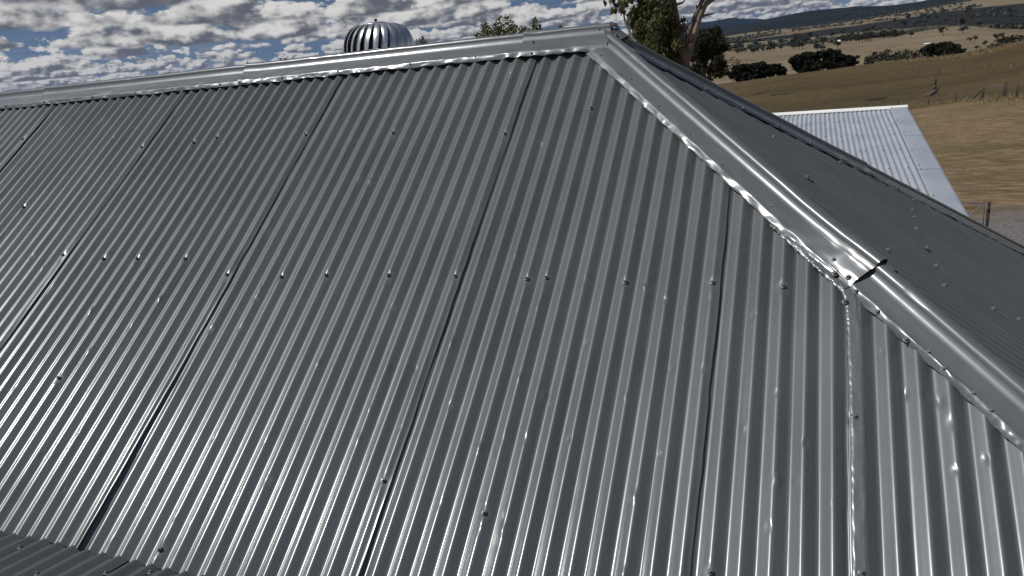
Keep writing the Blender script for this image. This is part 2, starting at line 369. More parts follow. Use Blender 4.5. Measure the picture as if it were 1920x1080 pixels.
az = np.concatenate([np.arange(-180, -62, 3.0), np.arange(-62, -9, 1.0), np.arange(-9, 15.01, 0.07), np.arange(16, 60, 1.5), np.arange(60, 180, 3.0)])
rr = np.concatenate([[0.5, 4], np.geomspace(8, 260, 150), np.geomspace(265, 26000, 190)])
A_, R_ = np.meshgrid(np.radians(az), rr)
gx = CAM[0]+np.sin(A_)*R_; gy = CAM[1]+np.cos(A_)*R_
gz = height(gx, gy)
gme = mesh('ground', np.stack([gx, gy, gz], -1), gridfaces(len(rr), len(az), True)[:, ::-1].copy())
def ground_mat():
    mt, t, p, o = new_mat('dry_pasture')
    g = t.nodes.new('ShaderNodeNewGeometry'); pos = g.outputs['Position']
    dist = t.nodes.new('ShaderNodeVectorMath'); dist.operation = 'LENGTH'; t.links.new(pos, dist.inputs[0]); D = dist.outputs['Value']
    sx = t.nodes.new('ShaderNodeSeparateXYZ'); t.links.new(pos, sx.inputs[0])
    mp = t.nodes.new('ShaderNodeMapping'); mp.inputs['Scale'].default_value = (0.42, 1, 1); t.links.new(pos, mp.inputs[0]); v = mp.outputs[0]
    # near yard: worn dry grass over reddish earth
    n1 = noise(t, v, 0.33, 7, .62); n2 = noise(t, v, 2.7, 7, .68); n3 = noise(t, v, 13, 5, .7)
    yard = ramp(t, n2, [(0.30, (0.085, 0.055, 0.032)), (0.48, (0.180, 0.122, 0.069)), (0.70, (0.32, 0.24, 0.145))])
    yard = mixc(t, maprange(t, n1, .45, .65), yard, ramp(t, n2, [(0.3, (0.085, 0.068, 0.032)), (0.7, (0.20, 0.155, 0.078))]))
    yard = mixc(t, ramp(t, n3, [(0.66, (0, 0, 0)), (0.72, (1, 1, 1))]), yard, (0.36, 0.31, 0.22))
    # grazed paddock past the fence, cloud shade worked into its dark brown
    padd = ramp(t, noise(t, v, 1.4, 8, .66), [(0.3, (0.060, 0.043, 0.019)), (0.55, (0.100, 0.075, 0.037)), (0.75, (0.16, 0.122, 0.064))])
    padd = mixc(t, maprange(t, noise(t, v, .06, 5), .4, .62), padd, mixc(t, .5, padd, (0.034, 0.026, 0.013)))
    # fence line runs from (-12, 110) to (18, 71): signed distance to it
    fx = t.nodes.new('ShaderNodeVectorMath'); fx.operation = 'DOT_PRODUCT'; t.links.new(pos, fx.inputs[0]); fx.inputs[1].default_value = (0.80, 0.60, 0)
    edge = t.nodes.new('ShaderNodeMath'); edge.operation = 'ADD'; t.links.new(fx.outputs['Value'], edge.inputs[0])
    t.links.new(maprange(t, noise(t, v, .3, 4), 0, 1, -2, 2), edge.inputs[1])
    near = mixc(t, maprange(t, edge.outputs[0], 57, 62), yard, padd)
    # gravel beside the gate
    gr = ramp(t, noise(t, pos, 16, 6, .75), [(0.35, (0.075, 0.068, 0.066)), (0.62, (0.26, 0.24, 0.23))])
    gy_ = t.nodes.new('ShaderNodeVectorMath'); gy_.operation = 'DISTANCE'; t.links.new(pos, gy_.inputs[0]); gy_.inputs[1].default_value = (7.5, 14.2, 0)
    ga = t.nodes.new('ShaderNodeMath'); ga.operation = 'ADD'; t.links.new(gy_.outputs['Value'], ga.inputs[0])
    t.links.new(maprange(t, noise(t, pos, .8, 5), 0, 1, -2.5, 2.5), ga.inputs[1])
    near = mixc(t, maprange(t, ga.outputs[0], 4.2, 6.4, 1, 0), near, gr)
    # valley fields and wooded ranges, the woods darkened with painted cloud shade
    f1 = noise(t, pos, .004, 6, .6); f2 = noise(t, v, .045, 6, .65)
    fld = ramp(t, f2, [(0.3, (0.13, 0.100, 0.064)), (0.7, (0.24, 0.19, 0.124))])
    fld = mixc(t, maprange(t, f1, .52, .62), fld, ramp(t, f2, [(0.3, (0.10, 0.082, 0.048)), (0.7, (0.16, 0.132, 0.078))]))
    col = mixc(t, maprange(t, D, 235, 330), near, fld)
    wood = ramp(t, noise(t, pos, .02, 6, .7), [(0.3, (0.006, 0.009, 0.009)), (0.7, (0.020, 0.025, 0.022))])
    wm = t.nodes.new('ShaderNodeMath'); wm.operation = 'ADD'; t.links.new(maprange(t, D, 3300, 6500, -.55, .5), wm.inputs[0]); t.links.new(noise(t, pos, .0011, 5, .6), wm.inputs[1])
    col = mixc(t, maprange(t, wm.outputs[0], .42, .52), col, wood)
    hx = t.nodes.new('ShaderNodeVectorMath'); hx.operation = 'DISTANCE'; t.links.new(pos, hx.inputs[0]); hx.inputs[1].default_value = (700, 2900, 40)  # dark patch over the right-hand hill, a cloud shadow put into the colour
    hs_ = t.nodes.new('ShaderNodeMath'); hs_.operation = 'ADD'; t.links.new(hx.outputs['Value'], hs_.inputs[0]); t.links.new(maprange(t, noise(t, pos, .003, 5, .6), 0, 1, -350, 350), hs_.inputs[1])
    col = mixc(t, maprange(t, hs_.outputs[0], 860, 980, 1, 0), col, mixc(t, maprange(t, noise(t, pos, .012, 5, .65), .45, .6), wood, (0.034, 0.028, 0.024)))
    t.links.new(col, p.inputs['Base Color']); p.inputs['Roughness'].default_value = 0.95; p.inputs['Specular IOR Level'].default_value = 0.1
    hb = noise(t, v, 5, 8, .75); b = bump(t, hb, 0.9, 0.09, p)
    return mt
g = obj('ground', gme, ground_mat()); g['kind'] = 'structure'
# ------------------------------------------------------------------ the house with its corrugated hip roof
CP, SP = math.cos(PITCH), math.sin(PITCH)
O0 = np.array([0.0, 0.0, ZR])
nA = np.array([0, -SP, CP]); dA = np.array([0, -CP, -SP])        # front face: normal, down the slope
nB = np.array([SP, 0, CP]); dB = np.array([CP, 0, -SP])          # hip end
nC = np.array([0, SP, CP]); dC = np.array([0, CP, -SP])          # back face
house = empty('house', (0, 0, 0))
tag(house, 'house with dented grey corrugated hip roof filling the foreground', 'house')
LAP = -0.3088; VB = 2.746; AMP = 0.0094
PHASE = LAP-0.33*COR                      # a crest lies here
def prof(x, wob=None):
    a = 2*math.pi*(x-PHASE)/COR
    return AMP*(np.cos(a)+0.06*np.cos(3*a))

# screws: hex head on a domed washer
def screw_mesh(name='screw', s=1.0):
    b = MB()
    b.lathe([(0.0092*s, 0.0), (0.0092*s, .0012*s), (.0078*s, .0026*s), (.0060*s, .0032*s)], k=14)
    b.lathe([(0.0064*s, .003*s), (.0062*s, .0036*s)], k=12)
    a = np.arange(6)*math.pi/3
    v = [(0.0047*s*math.cos(t), 0.0047*s*math.sin(t), z) for z in (.0032*s, .0085*s) for t in a]
    v += [(0.0035*s*math.cos(t), 0.0035*s*math.sin(t), .0096*s) for t in a]
    f = [[i, (i+1) % 6, 6+(i+1) % 6, 6+i] for i in range(6)]+[[6+i, 6+(i+1) % 6, 12+(i+1) % 6, 12+i] for i in range(6)]+[[12+i for i in range(6)]]
    b.add(v, f)
    me = b.mesh(name, smooth=False); me.materials.append(M['screw']); return me
SCREW = screw_mesh()
def screw(parent, pos, nrm, scale=1.0):
    o = bpy.data.objects.new('screw', SCREW); C.objects.link(o); o.parent = parent
    o.location = pos; o.rotation_euler = Vector(nrm).to_track_quat('Z', 'X').to_euler(); o.rotation_euler.rotate_axis('Z', random.uniform(0, 1))
    o.scale = (scale,)*3; return o

def sheet(x0, x1, vtop, vbot, O, ex, dn, nn, seed, cols=14, drow=0.010, dents=(), lift=1.0, phase_shift=0.0, under=1.0, name='roof_sheet', flare=0.0):
    """one corrugated sheet on a roof face; x0..x1 is its cover, its left edge runs under its neighbour"""
    rg = np.random.default_rng(seed)
    xa = x0-under*COR
    nc = max(4, int(round((x1-xa)/COR*cols)))+1
    x = np.linspace(xa, x1, nc)
    vt = vtop(x) if callable(vtop) else np.full(nc, vtop)
    vb = vbot(x) if callable(vbot) else np.full(nc, vbot)
    nr = max(3, int(round(float((vb-vt).max())/drow)))+1
    t = np.linspace(0, 1, nr)[:, None]
    V = vt[None]+t*np.maximum(vb-vt, 0.004)[None]
    X = np.repeat(x[None], nr, 0)
    # every corrugation a little different, and wandering down its length
    k = np.floor((X-PHASE)/COR+.5)
    amp = 1+0.07*vnoise(k*1.7, V*.8, 0, seed)+0.03*vnoise(k*3.1, V*3, 0, seed+1)
    sh = 0.0018*vnoise(k*.9+7, V*1.1, 0, seed+2)+0.0005*vnoise(X*70, V*2.5, 0, seed+3)
    Z = prof(X+sh+phase_shift*COR)*amp
    s = (X-xa)/(x1-xa)
    Z = Z-0.0010+0.0020*s
    Z = Z+0.0007*fbm(X*3.5, V*2.2, 0, 3, seed+4)+0.00010*fbm(X*26, V*17, 0, 2, seed+5)
    # right edge lifts off the next sheet here and there
    e = np.clip((X-(x1-.34*COR))/(.34*COR), 0, 1)**1.6
    lf = lift*(0.0004+0.0034*np.clip(fbm(V*2.4, 0*V+seed, 0, 3, seed+6)+.30, 0, 1.3))
    Z = Z+e*lf+np.clip((X-(x1-.16*COR))/(.16*COR), 0, 1)**2*flare*np.clip(V/2.75, 0, 1)**3
    X = X+e*0.0018*fbm(V*7, 0*V+3, 0, 3, seed+7)
    for (dx, dv, rad, dep, asp) in dents:
        r2 = ((X-dx)/rad)**2+((V-dv)/(rad*asp))**2
        mk = r2 < 9
        Z[mk] -= dep*np.exp(-r2[mk])*(1-0.55*r2[mk])
    P = O[None, None]+X[..., None]*ex+V[..., None]*dn+Z[..., None]*nn
    return mesh(name, P, gridfaces(nr, nc))

def height_on(x): return float(prof(np.array([x]))[0])

# ---- front face
hipv = lambda x: x/CP
vtA = lambda x: np.maximum(0.035, hipv(x)+0.03)
ex = np.array([1.0, 0, 0])
laps = [LAP-75*COR, LAP-60*COR, LAP-45*COR, LAP-30*COR, LAP-15*COR, LAP, LAP+13*COR, LAP+18.2*COR, LAP+32*COR]
def onA(px, py, off=0.008):
    d = ray(px, py); t = (off-((CAM-O0)@nA))/(d@nA); Q = CAM+t*d-O0; return float(Q[0]), float(Q@dA)
def crest(x): return PHASE+round((x-PHASE)/COR)*COR
# screws seen in the photograph (pixels of the 1920 frame)
seen = [(530, 519), (612, 516), (731, 516), (857, 518), (987, 523), (1020, 521), (1166, 529), (1326, 530), (1462, 537), (425, 515), (258, 485), (193, 485), (345, 485), (117, 478),
        (266, 276), (358, 267), (576, 253), (738, 249), (947, 251), (1103, 203), (42, 261), (407, 258), (716, 901), (906, 962), (104, 708), (284, 1027), (45, 388), (1326, 1072), (1602, 782), (1615, 1074)]
dentspx = [(697, 332), (691, 345), (660, 428), (1206, 537), (845, 640), (750, 803), (984, 822), (1171, 742), (1444, 987), (1248, 562), (1280, 575), (1004, 574), (597, 680), (1236, 850), (1029, 171), (1015, 262),
           (170, 582), (242, 615), (394, 618), (160, 875), (145, 810), (962, 484), (736, 577), (880, 455), (932, 454), (1068, 822), (1186, 930), (1300, 250), (1412, 590), (1700, 735), (1764, 750), (1735, 740), (640, 390), (560, 420), (845, 760),
           (480, 560), (300, 560), (60, 480), (1020, 740), (1100, 640), (1510, 830), (1395, 800), (1460, 900), (1850, 860), (1790, 880), (500, 900), (400, 820), (900, 840), (780, 690), (1260, 690)]
A_dents = []; A_screws = []
for px, py in seen:
    x, v = onA(px, py); xs = x if 1.05 < x < 1.15 else crest(x)
    A_screws.append((xs, v)); A_dents.append((xs, v, .017, .0040, 1.25)); A_dents.append((xs+.006, v+.028, .013, random.uniform(-.0012, .003), 1.6))
for px, py in dentspx:
    x, v = onA(px, py); A_dents.append((x+random.uniform(-.004, .004), v, random.uniform(.008, .013), random.choice((-1, 1, 1))*random.uniform(.0020, .0040), random.uniform(1.0, 1.8)))
for i in range(120):
    x = random.uniform(-4.3, 1.7); v = random.uniform(.1, 2.7)
    A_dents.append((crest(x)-random.choice((0, 0, .25, .12, -.15, -.3))*COR+random.uniform(-.004, .004), v, random.uniform(.006, .011), random.choice((-1, 1, 1))*random.uniform(.0008, .0022), random.uniform(1, 2.2)))
for (px, py, sg) in ((1764, 790, .0030),): x, v = onA(px, py); A_dents.append((crest(x)-.004, v, .014, sg, 1.8))
for i in range(26):      # knees trodden into the crests
    x = random.uniform(-4.0, 1.7); v = random.uniform(.3, 2.7)
    A_dents.append((crest(x)+random.uniform(-.012, .012), v, random.uniform(.016, .028), random.uniform(.0010, .0026), random.uniform(1.5, 3.5)))
for i in range(len(laps)-1):
    a, b = laps[i], laps[i+1]
    mine = [d for d in A_dents if a-.1 < d[0] < b+.06]
    big = i >= 2
    me = sheet(a, b, vtA, VB+.07, O0, ex, dA, nA, 40+i, 26 if big else 12, .0100 if big else .02, mine, 0.45 if i == 6 else 1.0, flare={3: .014, 4: .006}.get(i, .002))
    sh = obj('roof_sheet', me, M['roof'], house)
    if i == 5: sh['label'] = 'corrugated sheet running up to the ridge end'
    for xs, v in A_screws:
        if a-.25*COR < xs <= b-.2*COR and v > (xs/CP if xs > 0 else 0)+.1:
            screw(sh, O0+ex*xs+dA*v+nA*(height_on(xs)-.0005 if not 1.05 < xs < 1.15 else .011), nA)

# ---- hip end and back face
vtB = lambda s: np.abs(s)/CP+.03
ey = np.array([0, 1.0, 0])
PHASE_SAVE = PHASE
B_screws = [(1712, 375), (1711, 394), (1714, 408), (1737, 466), (1770, 537), (1755, 500), (1575, 305), (1450, 258), (1513, 333), (1862, 580), (1910, 600), (1718, 430), (1665, 470)]
def onB(px, py):
    d = ray(px, py); t = (.008-((CAM-O0)@nB))/(d@nB); Q = CAM+t*d-O0; return float(Q[1]), float(Q@dB)
Bs = [onB(*p) for p in B_screws]
Bd = [(s, v, .03, .0025, 1.3) for s, v in Bs]+[(random.uniform(-1.6, 2.2), random.uniform(.6, 3.2), random.uniform(.015, .03), random.uniform(-.002, .003), 1.4) for _ in range(60)]
edges = [-3.0+15*COR*i for i in range(6)]+[3.0]
VBB = 3.0/CP
for i in range(len(edges)-1):
    a, b = edges[i], edges[i+1]
    me = sheet(a, b, lambda s: np.minimum(vtB(s), VBB-.01), VBB, O0, ey, dB, nB, 80+i, 12, .03, [d for d in Bd if a-.1 < d[0] < b+.1], .6)
    sh = obj('roof_sheet', me, M['roof_end'], house)
    for s, v in Bs:
        if a < s <= b: screw(sh, O0+ey*s+dB*v+nB*.0085, nB, 1.25)
for i in range(6):
    b = 0.8-15*COR*i if i else 3.0; a = 0.8-15*COR*(i+1)
    sh = obj('roof_sheet', sheet(a, b, lambda x: np.maximum(.035, np.minimum(hipv(x)+.03, VBB-.01)), VBB, O0, ex, dC, nC, 120+i, 8, .12), M['roof'], house)

# ---- low roof in front, falling towards the main roof
P2 = R(9.0)
yB, zB = -VB*CP, ZR-VB*SP
n2 = np.array([0, math.sin(P2), math.cos(P2)]); d2 = np.array([0, -math.cos(P2), math.sin(P2)])
O2 = np.array([0, yB-.008, zB+.016])
fl = [-1.205-45*COR, -1.205-30*COR, -1.205-15*COR, -1.205, -1.205+15*COR, -1.205+30*COR, -1.205+45*COR]
F_dents = [(random.uniform(-2, -.6), random.uniform(.03, .6), .012, random.uniform(-.003, .003), 1.3) for _ in range(24)]
for i in range(len(fl)-1):
    near = i in (1, 2, 3)
    me = sheet(fl[i], fl[i+1], lambda x: 0.004*vnoise(x*8, x*0, 0, 3), 2.6, O2, ex, d2, n2, 160+i, 16, .012 if near else .06, F_dents if near else (), 1.4, phase_shift=.42-(((-1.205-PHASE)/COR) % 1))
    sh = obj('roof_sheet', me, M['roof'], house)
    if i in (1, 2): sh['label'] = 'dull sheet of the low roof in the corner'
    for px, py in ((38, 1027), (70, 1077), (199, 1075), (282, 1074)):
        d = ray(px, py); t = (.008-((CAM-O2)@n2))/(d@n2); Q = CAM+t*d-O2
        if fl[i] < Q[0] < fl[i+1]: screw(sh, O2+ex*Q[0]+d2*float(Q@d2)+n2*.008, n2)

# ---- rolled cappings
def capping(O, h, s0, s1, nL, nR, seed, name, wL=.128, wR=.128, roll_r=.0205, droop=None, ends=(0, 0), step=.010, lipnoise=1.0, fl=.023, phase=0.0):
    """a folded capping with a rolled top, swept along h; nL/nR are the normals of the two roof faces"""
    h = h/np.linalg.norm(h)
    u = nL+nR; u = u/np.linalg.norm(u)
    aL = np.cross(nL, h); aL = aL if aL@(-u) > 0 else -aL
    aR = np.cross(nR, h); aR = aR if aR@(-u) > 0 else -aR
    lat = np.cross(h, u); lat = lat if lat@aR > 0 else -lat
    pts = []       # (kind, w, n)  kind 0 left flange, 1 roll, 2 right flange
    for w_, n_ in ((wL+.002, .0095), (wL, .0115), (wL-.006, .0147), (wL-.013, .0187), (wL-.019, fl-.0008), (wL-.0215, fl-.0001), (wL-.024, fl), (.082, fl), (.076, fl), (.07, fl), (.055, fl), (.043, fl), (.0375, fl), (.0345, fl+.0006)): pts.append((0, w_, n_))
    cz = 0.027/1.0
    for a in np.linspace(math.pi*1.07, -math.pi*.07, 17): pts.append((1, roll_r*1.12*math.cos(a), cz+roll_r*math.sin(a)))
    for w_, n_ in ((.0345, fl+.0006), (.0375, fl), (.043, fl), (.055, fl), (.085, fl), (wR-.020, fl), (wR-.0175, fl-.0002), (wR-.0155, fl-.0012), (wR-.006, .0145), (wR-.001, .0100), (wR+.0015, .0075)): pts.append((2, w_, n_))
    nr = max(3, int((s1-s0)/step))+1; s = np.linspace(s0, s1, nr)
    nc = len(pts); P = np.zeros((nr, nc, 3))
    for j, (k, w_, n_) in enumerate(pts):
        W = np.full(nr, w_); Nn = np.full(nr, n_)
        if k != 1:
            edge = np.clip((w_-((wL if k == 0 else wR)-.024))/.022, 0, 1); side = 0 if k == 0 else 50
            flat = np.clip((w_-.036)/.03, 0, 1)
            Nn = Nn+flat*(.0016*fbm(s*4.5, np.full(nr, w_*14), 0, 3, seed+side)+.0005*fbm(s*18, np.full(nr, w_*40), 0, 2, seed+side+4))
            # lip dressed down over the corrugations, knocked about
            cr = np.cos(2*math.pi*(s/(COR*phase) if phase else s/.1))
            Nn = Nn+edge*lipnoise*(.0015*cr*(1+vnoise(s*5, np.full(nr, 2.0), 0, seed+side))+.0046*fbm(s*10, np.full(nr, w_*42), 0, 3, seed+side+7)+.0030*np.abs(fbm(s*34, np.full(nr, w_*60), 0, 2, seed+side+8))*(vnoise(s*4, np.full(nr, .5), 0, seed+side+12)+.6))
            W = W+edge*lipnoise*.0035*fbm(s*9, np.full(nr, 1.7), 0, 3, seed+side+9)
            if droop is not None:
                g_ = np.clip((s-droop[0])/(droop[1]-droop[0]), 0, 1)**1.5
                if k == 0: Nn = np.maximum(Nn+g_*droop[2]*(.078-w_)/.042*(1+.25*fbm(s*13, np.full(nr, w_*20), 0, 2, seed+31)), .0105)
            base = O[None]+s[:, None]*h
            a_, n__ = (aL, nL) if k == 0 else (aR, nR)
            P[:, j] = base+W[:, None]*a_+Nn[:, None]*n__
        else:
            dn = .0011*fbm(s*6, np.full(nr, w_*20), 0, 3, seed+80)-.003*np.clip(vnoise(s*9, np.full(nr, w_*60+3), 0, seed+85)-.72, 0, 1)*3
            if droop is not None: dn = dn+np.clip((s-droop[0])/(droop[1]-droop[0]), 0, 1)**1.5*droop[2]*.5
            P[:, j] = O[None]+s[:, None]*h+w_*lat+(n_+dn)[:, None]*u
        lf = np.where(s-s0 < .12, ends[0]*(1-(s-s0)/.12), 0)+np.where(s1-s < .16, ends[1]*(1-(s1-s)/.16), 0)
        P[:, j] += lf[:, None]*u
    me = mesh(name, P, gridfaces(nr, nc))
    return obj(name, me, M['cap'], house), (aL, aR, u, lat, h)

def ridge_x(px, py): d = ray(px, py); t = (0.0-CAM[1])/d[1]; return float((CAM+t*d)[0])
rx = [-7.2, ridge_x(91, 168), ridge_x(466, 124), ridge_x(988, 66), 0.055]
for i in range(4):
    a, b = rx[i], rx[i+1]
    cap, fr = capping(O0+np.array([0, 0, .003*(i+1)]), ex, a-.01, b+(.08 if i < 3 else 0), nA, nC, 200+i*11, 'ridge_capping', ends=(.004, -.002), step=.010, phase=1.0, wL=.128 if i < 3 else .140)
    cap['label'] = ['far length of ridge capping', 'ridge capping left of the joint', 'long ridge capping in front of the ventilator', 'short ridge capping at the ridge end'][i]
    xs = a+.03
    while xs < b-.02:
        x = crest(xs); z0 = .003*(i+1)
        if rx[1]-.6 < x: screw(cap, O0+ex*x+dA*(.113+random.uniform(-.004, .004))+nA*.0165+np.array([0, 0, z0]), nA+.25*dA)
        xs += COR*random.choice((4, 5, 5, 6))
# end of the ridge roll, folded shut over the hip
b = MB()
c0 = O0+np.array([.05, 0, .039])
ang = np.linspace(math.pi*1.02, -math.pi*.02, 15)
ring = [c0+np.array([0, .0268*math.cos(a), .0240*math.sin(a)]) for a in ang]
ring2 = [c0+np.array([.022+.006*math.sin(7*i), .0235*math.cos(a), .0175*math.sin(a)-.002]) for i, a in enumerate(ang)]
ring3 = [c0+np.array([.040+.004*math.sin(5*i), .012*math.cos(a), .004*math.sin(a)-.012]) for i, a in enumerate(ang)]
b.add(np.array(ring+ring2+ring3), gridfaces(3, 15).tolist())
b.add([c0+np.array([-.03, -.030, -.012]), c0+np.array([.012, -.110, -.068]), c0+np.array([.065, -.075, -.064]), c0+np.array([.085, -.02, -.052]), c0+np.array([.085, .02, -.052]), c0+np.array([.065, .075, -.064]), c0+np.array([.012, .110, -.068]), c0+np.array([-.03, .030, -.012]), c0+np.array([.035, 0, -.010])],
      [[0, 1, 8], [1, 2, 8], [2, 3, 8], [3, 4, 8], [4, 5, 8], [5, 6, 8], [6, 7, 8]])
cap_end = b.build('ridge_end_cap', M['cap'], house)
for (px, py) in ((1124, 56), (1155, 66), (999, 79), (997, 101)):
    d = ray(px, py); Q0 = O0+nA*.037; t = ((Q0-CAM)@nA)/(d@nA); screw(cap_end, CAM+t*d-nA*.001, nA)

hN = np.array([1.0, -1.0, -math.tan(PITCH)]); hF = np.array([1.0, 1.0, -math.tan(PITCH)])
LN = math.sqrt(2+math.tan(PITCH)**2)
tJ = 1.166*LN                                  # joint between the two lengths
low, fr = capping(O0, hN, tJ-.18, 2.33*LN, nA, nB, 300, 'hip_capping', step=.006, lipnoise=1.7, phase=1.55, wL=.113)
low['label'] = 'lower length of the near hip capping, crumpled along its lip'
upp, fr2 = capping(O0+np.array([0, 0, .002]), hN, .075, tJ, nA, nB, 331, 'hip_capping', droop=(tJ-.36, tJ-.10, .0145), ends=(-.004, .007), step=.007, lipnoise=1.0, phase=1.55, wL=.123)
upp['label'] = 'upper length of the near hip capping with a flared shiny end'
aL = fr[0]; hh = fr[4]
def on_hip(px, py, n_): d = ray(px, py); Q0 = O0+nA*n_; t = ((Q0-CAM)@nA)/(d@nA); return CAM+t*d
for px, py in ((1128, 105), (1184, 149), (1236, 200), (1294, 253), (1354, 309), (1447, 388)): screw(upp, on_hip(px, py, .020), nA+.2*aL)
for px, py in ((1564, 487), (1565, 513), (1591, 520)): screw(upp, on_hip(px, py, .026), nA+.2*aL, 1.1)
for px, py in ((1605, 547), (1645, 585), (1699, 637), (1741, 661), (1770, 692), (1825, 738), (1858, 770)): screw(low, on_hip(px, py, .017), nA+.2*aL, 1.1)
hs = [0.09, 1.275*LN, 2.98*LN]
for i in (1, 0):
    cap, frf = capping(O0+np.array([0, 0, .004*(1-i)]), hF, hs[i]-(.1 if i else 0), hs[i+1], nB, nC, 360+i*7, 'hip_capping', ends=(-.002, .004), step=.012, lipnoise=.7, phase=1.55)
    cap['label'] = ['upper length of the far hip capping', 'lower length of the far hip capping'][i]
    for s_ in np.arange(.35, 3.3, .27):
        if hs[i]*1.0 < s_*1.0 < hs[i+1]: screw(cap, O0+frf[4]*s_+frf[0]*.112+nB*.017, nB, 1.25)

# ---- flashing strip over the cut edge of a sheet, and the torn strip under the hip capping
def strip(path, wid, ups, seed, name, rag=.003, lumps=.003, rows=160):
    path = np.array(path); n = rows; tt = np.linspace(0, len(path)-1, n); i0 = np.minimum(tt.astype(int), len(path)-2); fr_ = (tt-i0)[:, None]
    c = path[i0]*(1-fr_)+path[i0+1]*fr_
    tan = np.gradient(c, axis=0); tan /= np.linalg.norm(tan, axis=1)[:, None]; side = np.cross(tan, ups)
    ks = np.linspace(-.5, .5, 9); P = np.zeros((n, 9, 3)); q = np.linspace(0, 1, n)*rows*.05
    for j, k in enumerate(ks):
        e_ = abs(k)*2
        off = k*wid+(rag*fbm(q*6, np.full(n, 3.0+np.sign(k)), 0, 3, seed) if e_ > .7 else 0)
        up = lumps*fbm(q*1.6, np.full(n, k*2.2), 0, 4, seed+5)-(.004 if e_ > .9 else 0)+(.001*vnoise(q*14, np.full(n, k*3), 0, seed+6) if e_ > .7 else 0)
        P[:, j] = c+side*np.reshape(off, (-1, 1))+ups*np.reshape(up, (-1, 1))
    return obj(name, mesh(name, P, gridfaces(n, 9)), M['cap'], house)
xs = LAP+18.2*COR
st = strip([O0+ex*(xs+dx)+dA*v+nA*n_ for dx, v, n_ in ((-.01, 1.475, .017), (.012, 1.54, .013), (.020, 1.66, .0100), (.024, 2.0, .0098), (.022, 2.4, .0098), (.020, 2.80, .0098))], .040, nA, 410, 'flashing_strip', .0014, .0006, 320)
st['label'] = 'narrow overlapping flashing strip with a ragged bright edge'
screw(st, on_hip(1584, 566, .016), nA, 1.1)
a0 = on_hip(1449, 417, .014); a1 = on_hip(1586, 543, .014)
ts = strip([a0, a0*.6+a1*.4, a1], .030, nA, 420, 'torn_strip', .003, .0022, 120); ts['label'] = 'torn metal strip sticking out below the hip capping'

# ---- walls under the roof
b = MB(); b.box((-4.2, .35, 1.5), (13.6, 4.6, 3.0)); b.build('wall', M['wall'], house, False)
b = MB(); b.box((-3, -3.9, 1.72), (13, 1.9, 3.2)); b.build('wall', M['wall'], house, False)

# ------------------------------------------------------------------ spinning roof ventilator behind the ridge
VX, VY, VZ = -1.452, .335, ZR-.075
vent = empty('roof_ventilator', (VX, VY, VZ)); tag(vent, 'round spinning metal roof ventilator with curved vanes behind the ridge', 'ventilator')
RV, HV = .212, .285
nv = 24
def vane_mesh():
    n = 15; rows_ = []
    for i in range(n):
        f = -0.94+1.86*i/(n-1); phi = f*math.pi/2
        r = RV*(math.cos(phi)**.48 if math.cos(phi) > 0 else 0); z = HV/2+HV/2*math.sin(phi)
        r = max(r, .03)
        row = []
        for j in range(5):
            k = j/4; a = -0.02+k*(2*math.pi/nv)*.96
            rr_ = r*(1-.13*(1-k)**1.1)+.006*math.sin(k*math.pi)
            row.append((rr_*math.cos(a+.25*f), rr_*math.sin(a+.25*f), z))
        rows_.append(row)
    return mesh('vane', np.array(rows_), gridfaces(n, 5))
VM = vane_mesh(); VM.materials.append(M['alu'])
for i in range(nv):
    o = bpy.data.objects.new('vane', VM); C.objects.link(o); o.parent = vent; o.rotation_euler.z = i*2*math.pi/nv
b = MB(); b.lathe([(.075, HV-.004), (.074, HV+.001), (.05, HV+.008), (.012, HV+.011)], k=28); tp = b.build('top_cap', M['alu'], vent)
b = MB(); b.lathe([(.006, HV+.008), (.007, HV+.017), (.010, HV+.020), (.009, HV+.026), (.004, HV+.028)], k=10); b.build('knob', M['dark'], tp)
b = MB(); b.lathe([(.155, -.25), (.155, .006), (.165, .008), (.165, .014), (.12, .02)], k=30); b.build('throat', M['alu'], vent)
b = MB(); b.lathe([(.13, .02), (.135, HV*.5), (.06, HV-.02)], k=20); b.build('inner_shaft', M['dark'], vent)
# ------------------------------------------------------------------ pale shed beyond the hip end
shed = empty('shed', (.6, 8, 0)); tag(shed, 'low shed with pale bluish corrugated skillion roof beyond the hip', 'shed')
SO = np.array([2.603, 11.2, ZR-1.537]); P3 = R(5.9)
d3 = np.array([0, -math.cos(P3), -math.sin(P3)]); n3 = np.array([0, -math.sin(P3), math.cos(P3)])
def local(o_, pts): return np.asarray(pts, float)-np.array(o_.location)
SX0, SX1 = -3.2, SO[0]-.12
keep = PHASE
se = [SX1-COR*10*k for k in range(8)][::-1]
SL = 6.4
O3 = np.array([0, SO[1], SO[2]])-np.array(shed.location)
for i in range(len(se)-1):
    me = sheet(se[i], se[i+1], .02, SL, O3, ex, d3, n3, 500+i, 10, .08, (), .5, phase_shift=.30-((SX1-PHASE)/COR) % 1)
    sh = obj('roof_sheet', me, M['shed'], shed)
    for r_ in (.95, 1.95, 2.95, 3.95, 4.95, 5.9):
        for q in range(0, 10, 3):
            xq = se[i+1]-.30*COR-COR*q
            if xq > .3: screw(sh, O3+ex*xq+d3*(r_+.02*math.sin(q*3+r_*9))+n3*.0085, n3, 1.5)
def bent(pts_profile, s0, s1, name, seed, mat, parent, sag=.002):
    """barge piece: flat top and a turned down edge"""
    n = 24; s = np.linspace(s0, s1, n); P = np.zeros((n, len(pts_profile), 3))
    for j, (x_, z_) in enumerate(pts_profile):
        P[:, j] = O3[None]+x_*ex+s[:, None]*d3+(z_+sag*fbm(s*2, np.full(n, x_*5), 0, 2, seed))[:, None]*n3
    return obj(name, mesh(name, P, gridfaces(n, len(pts_profile))), mat, parent)
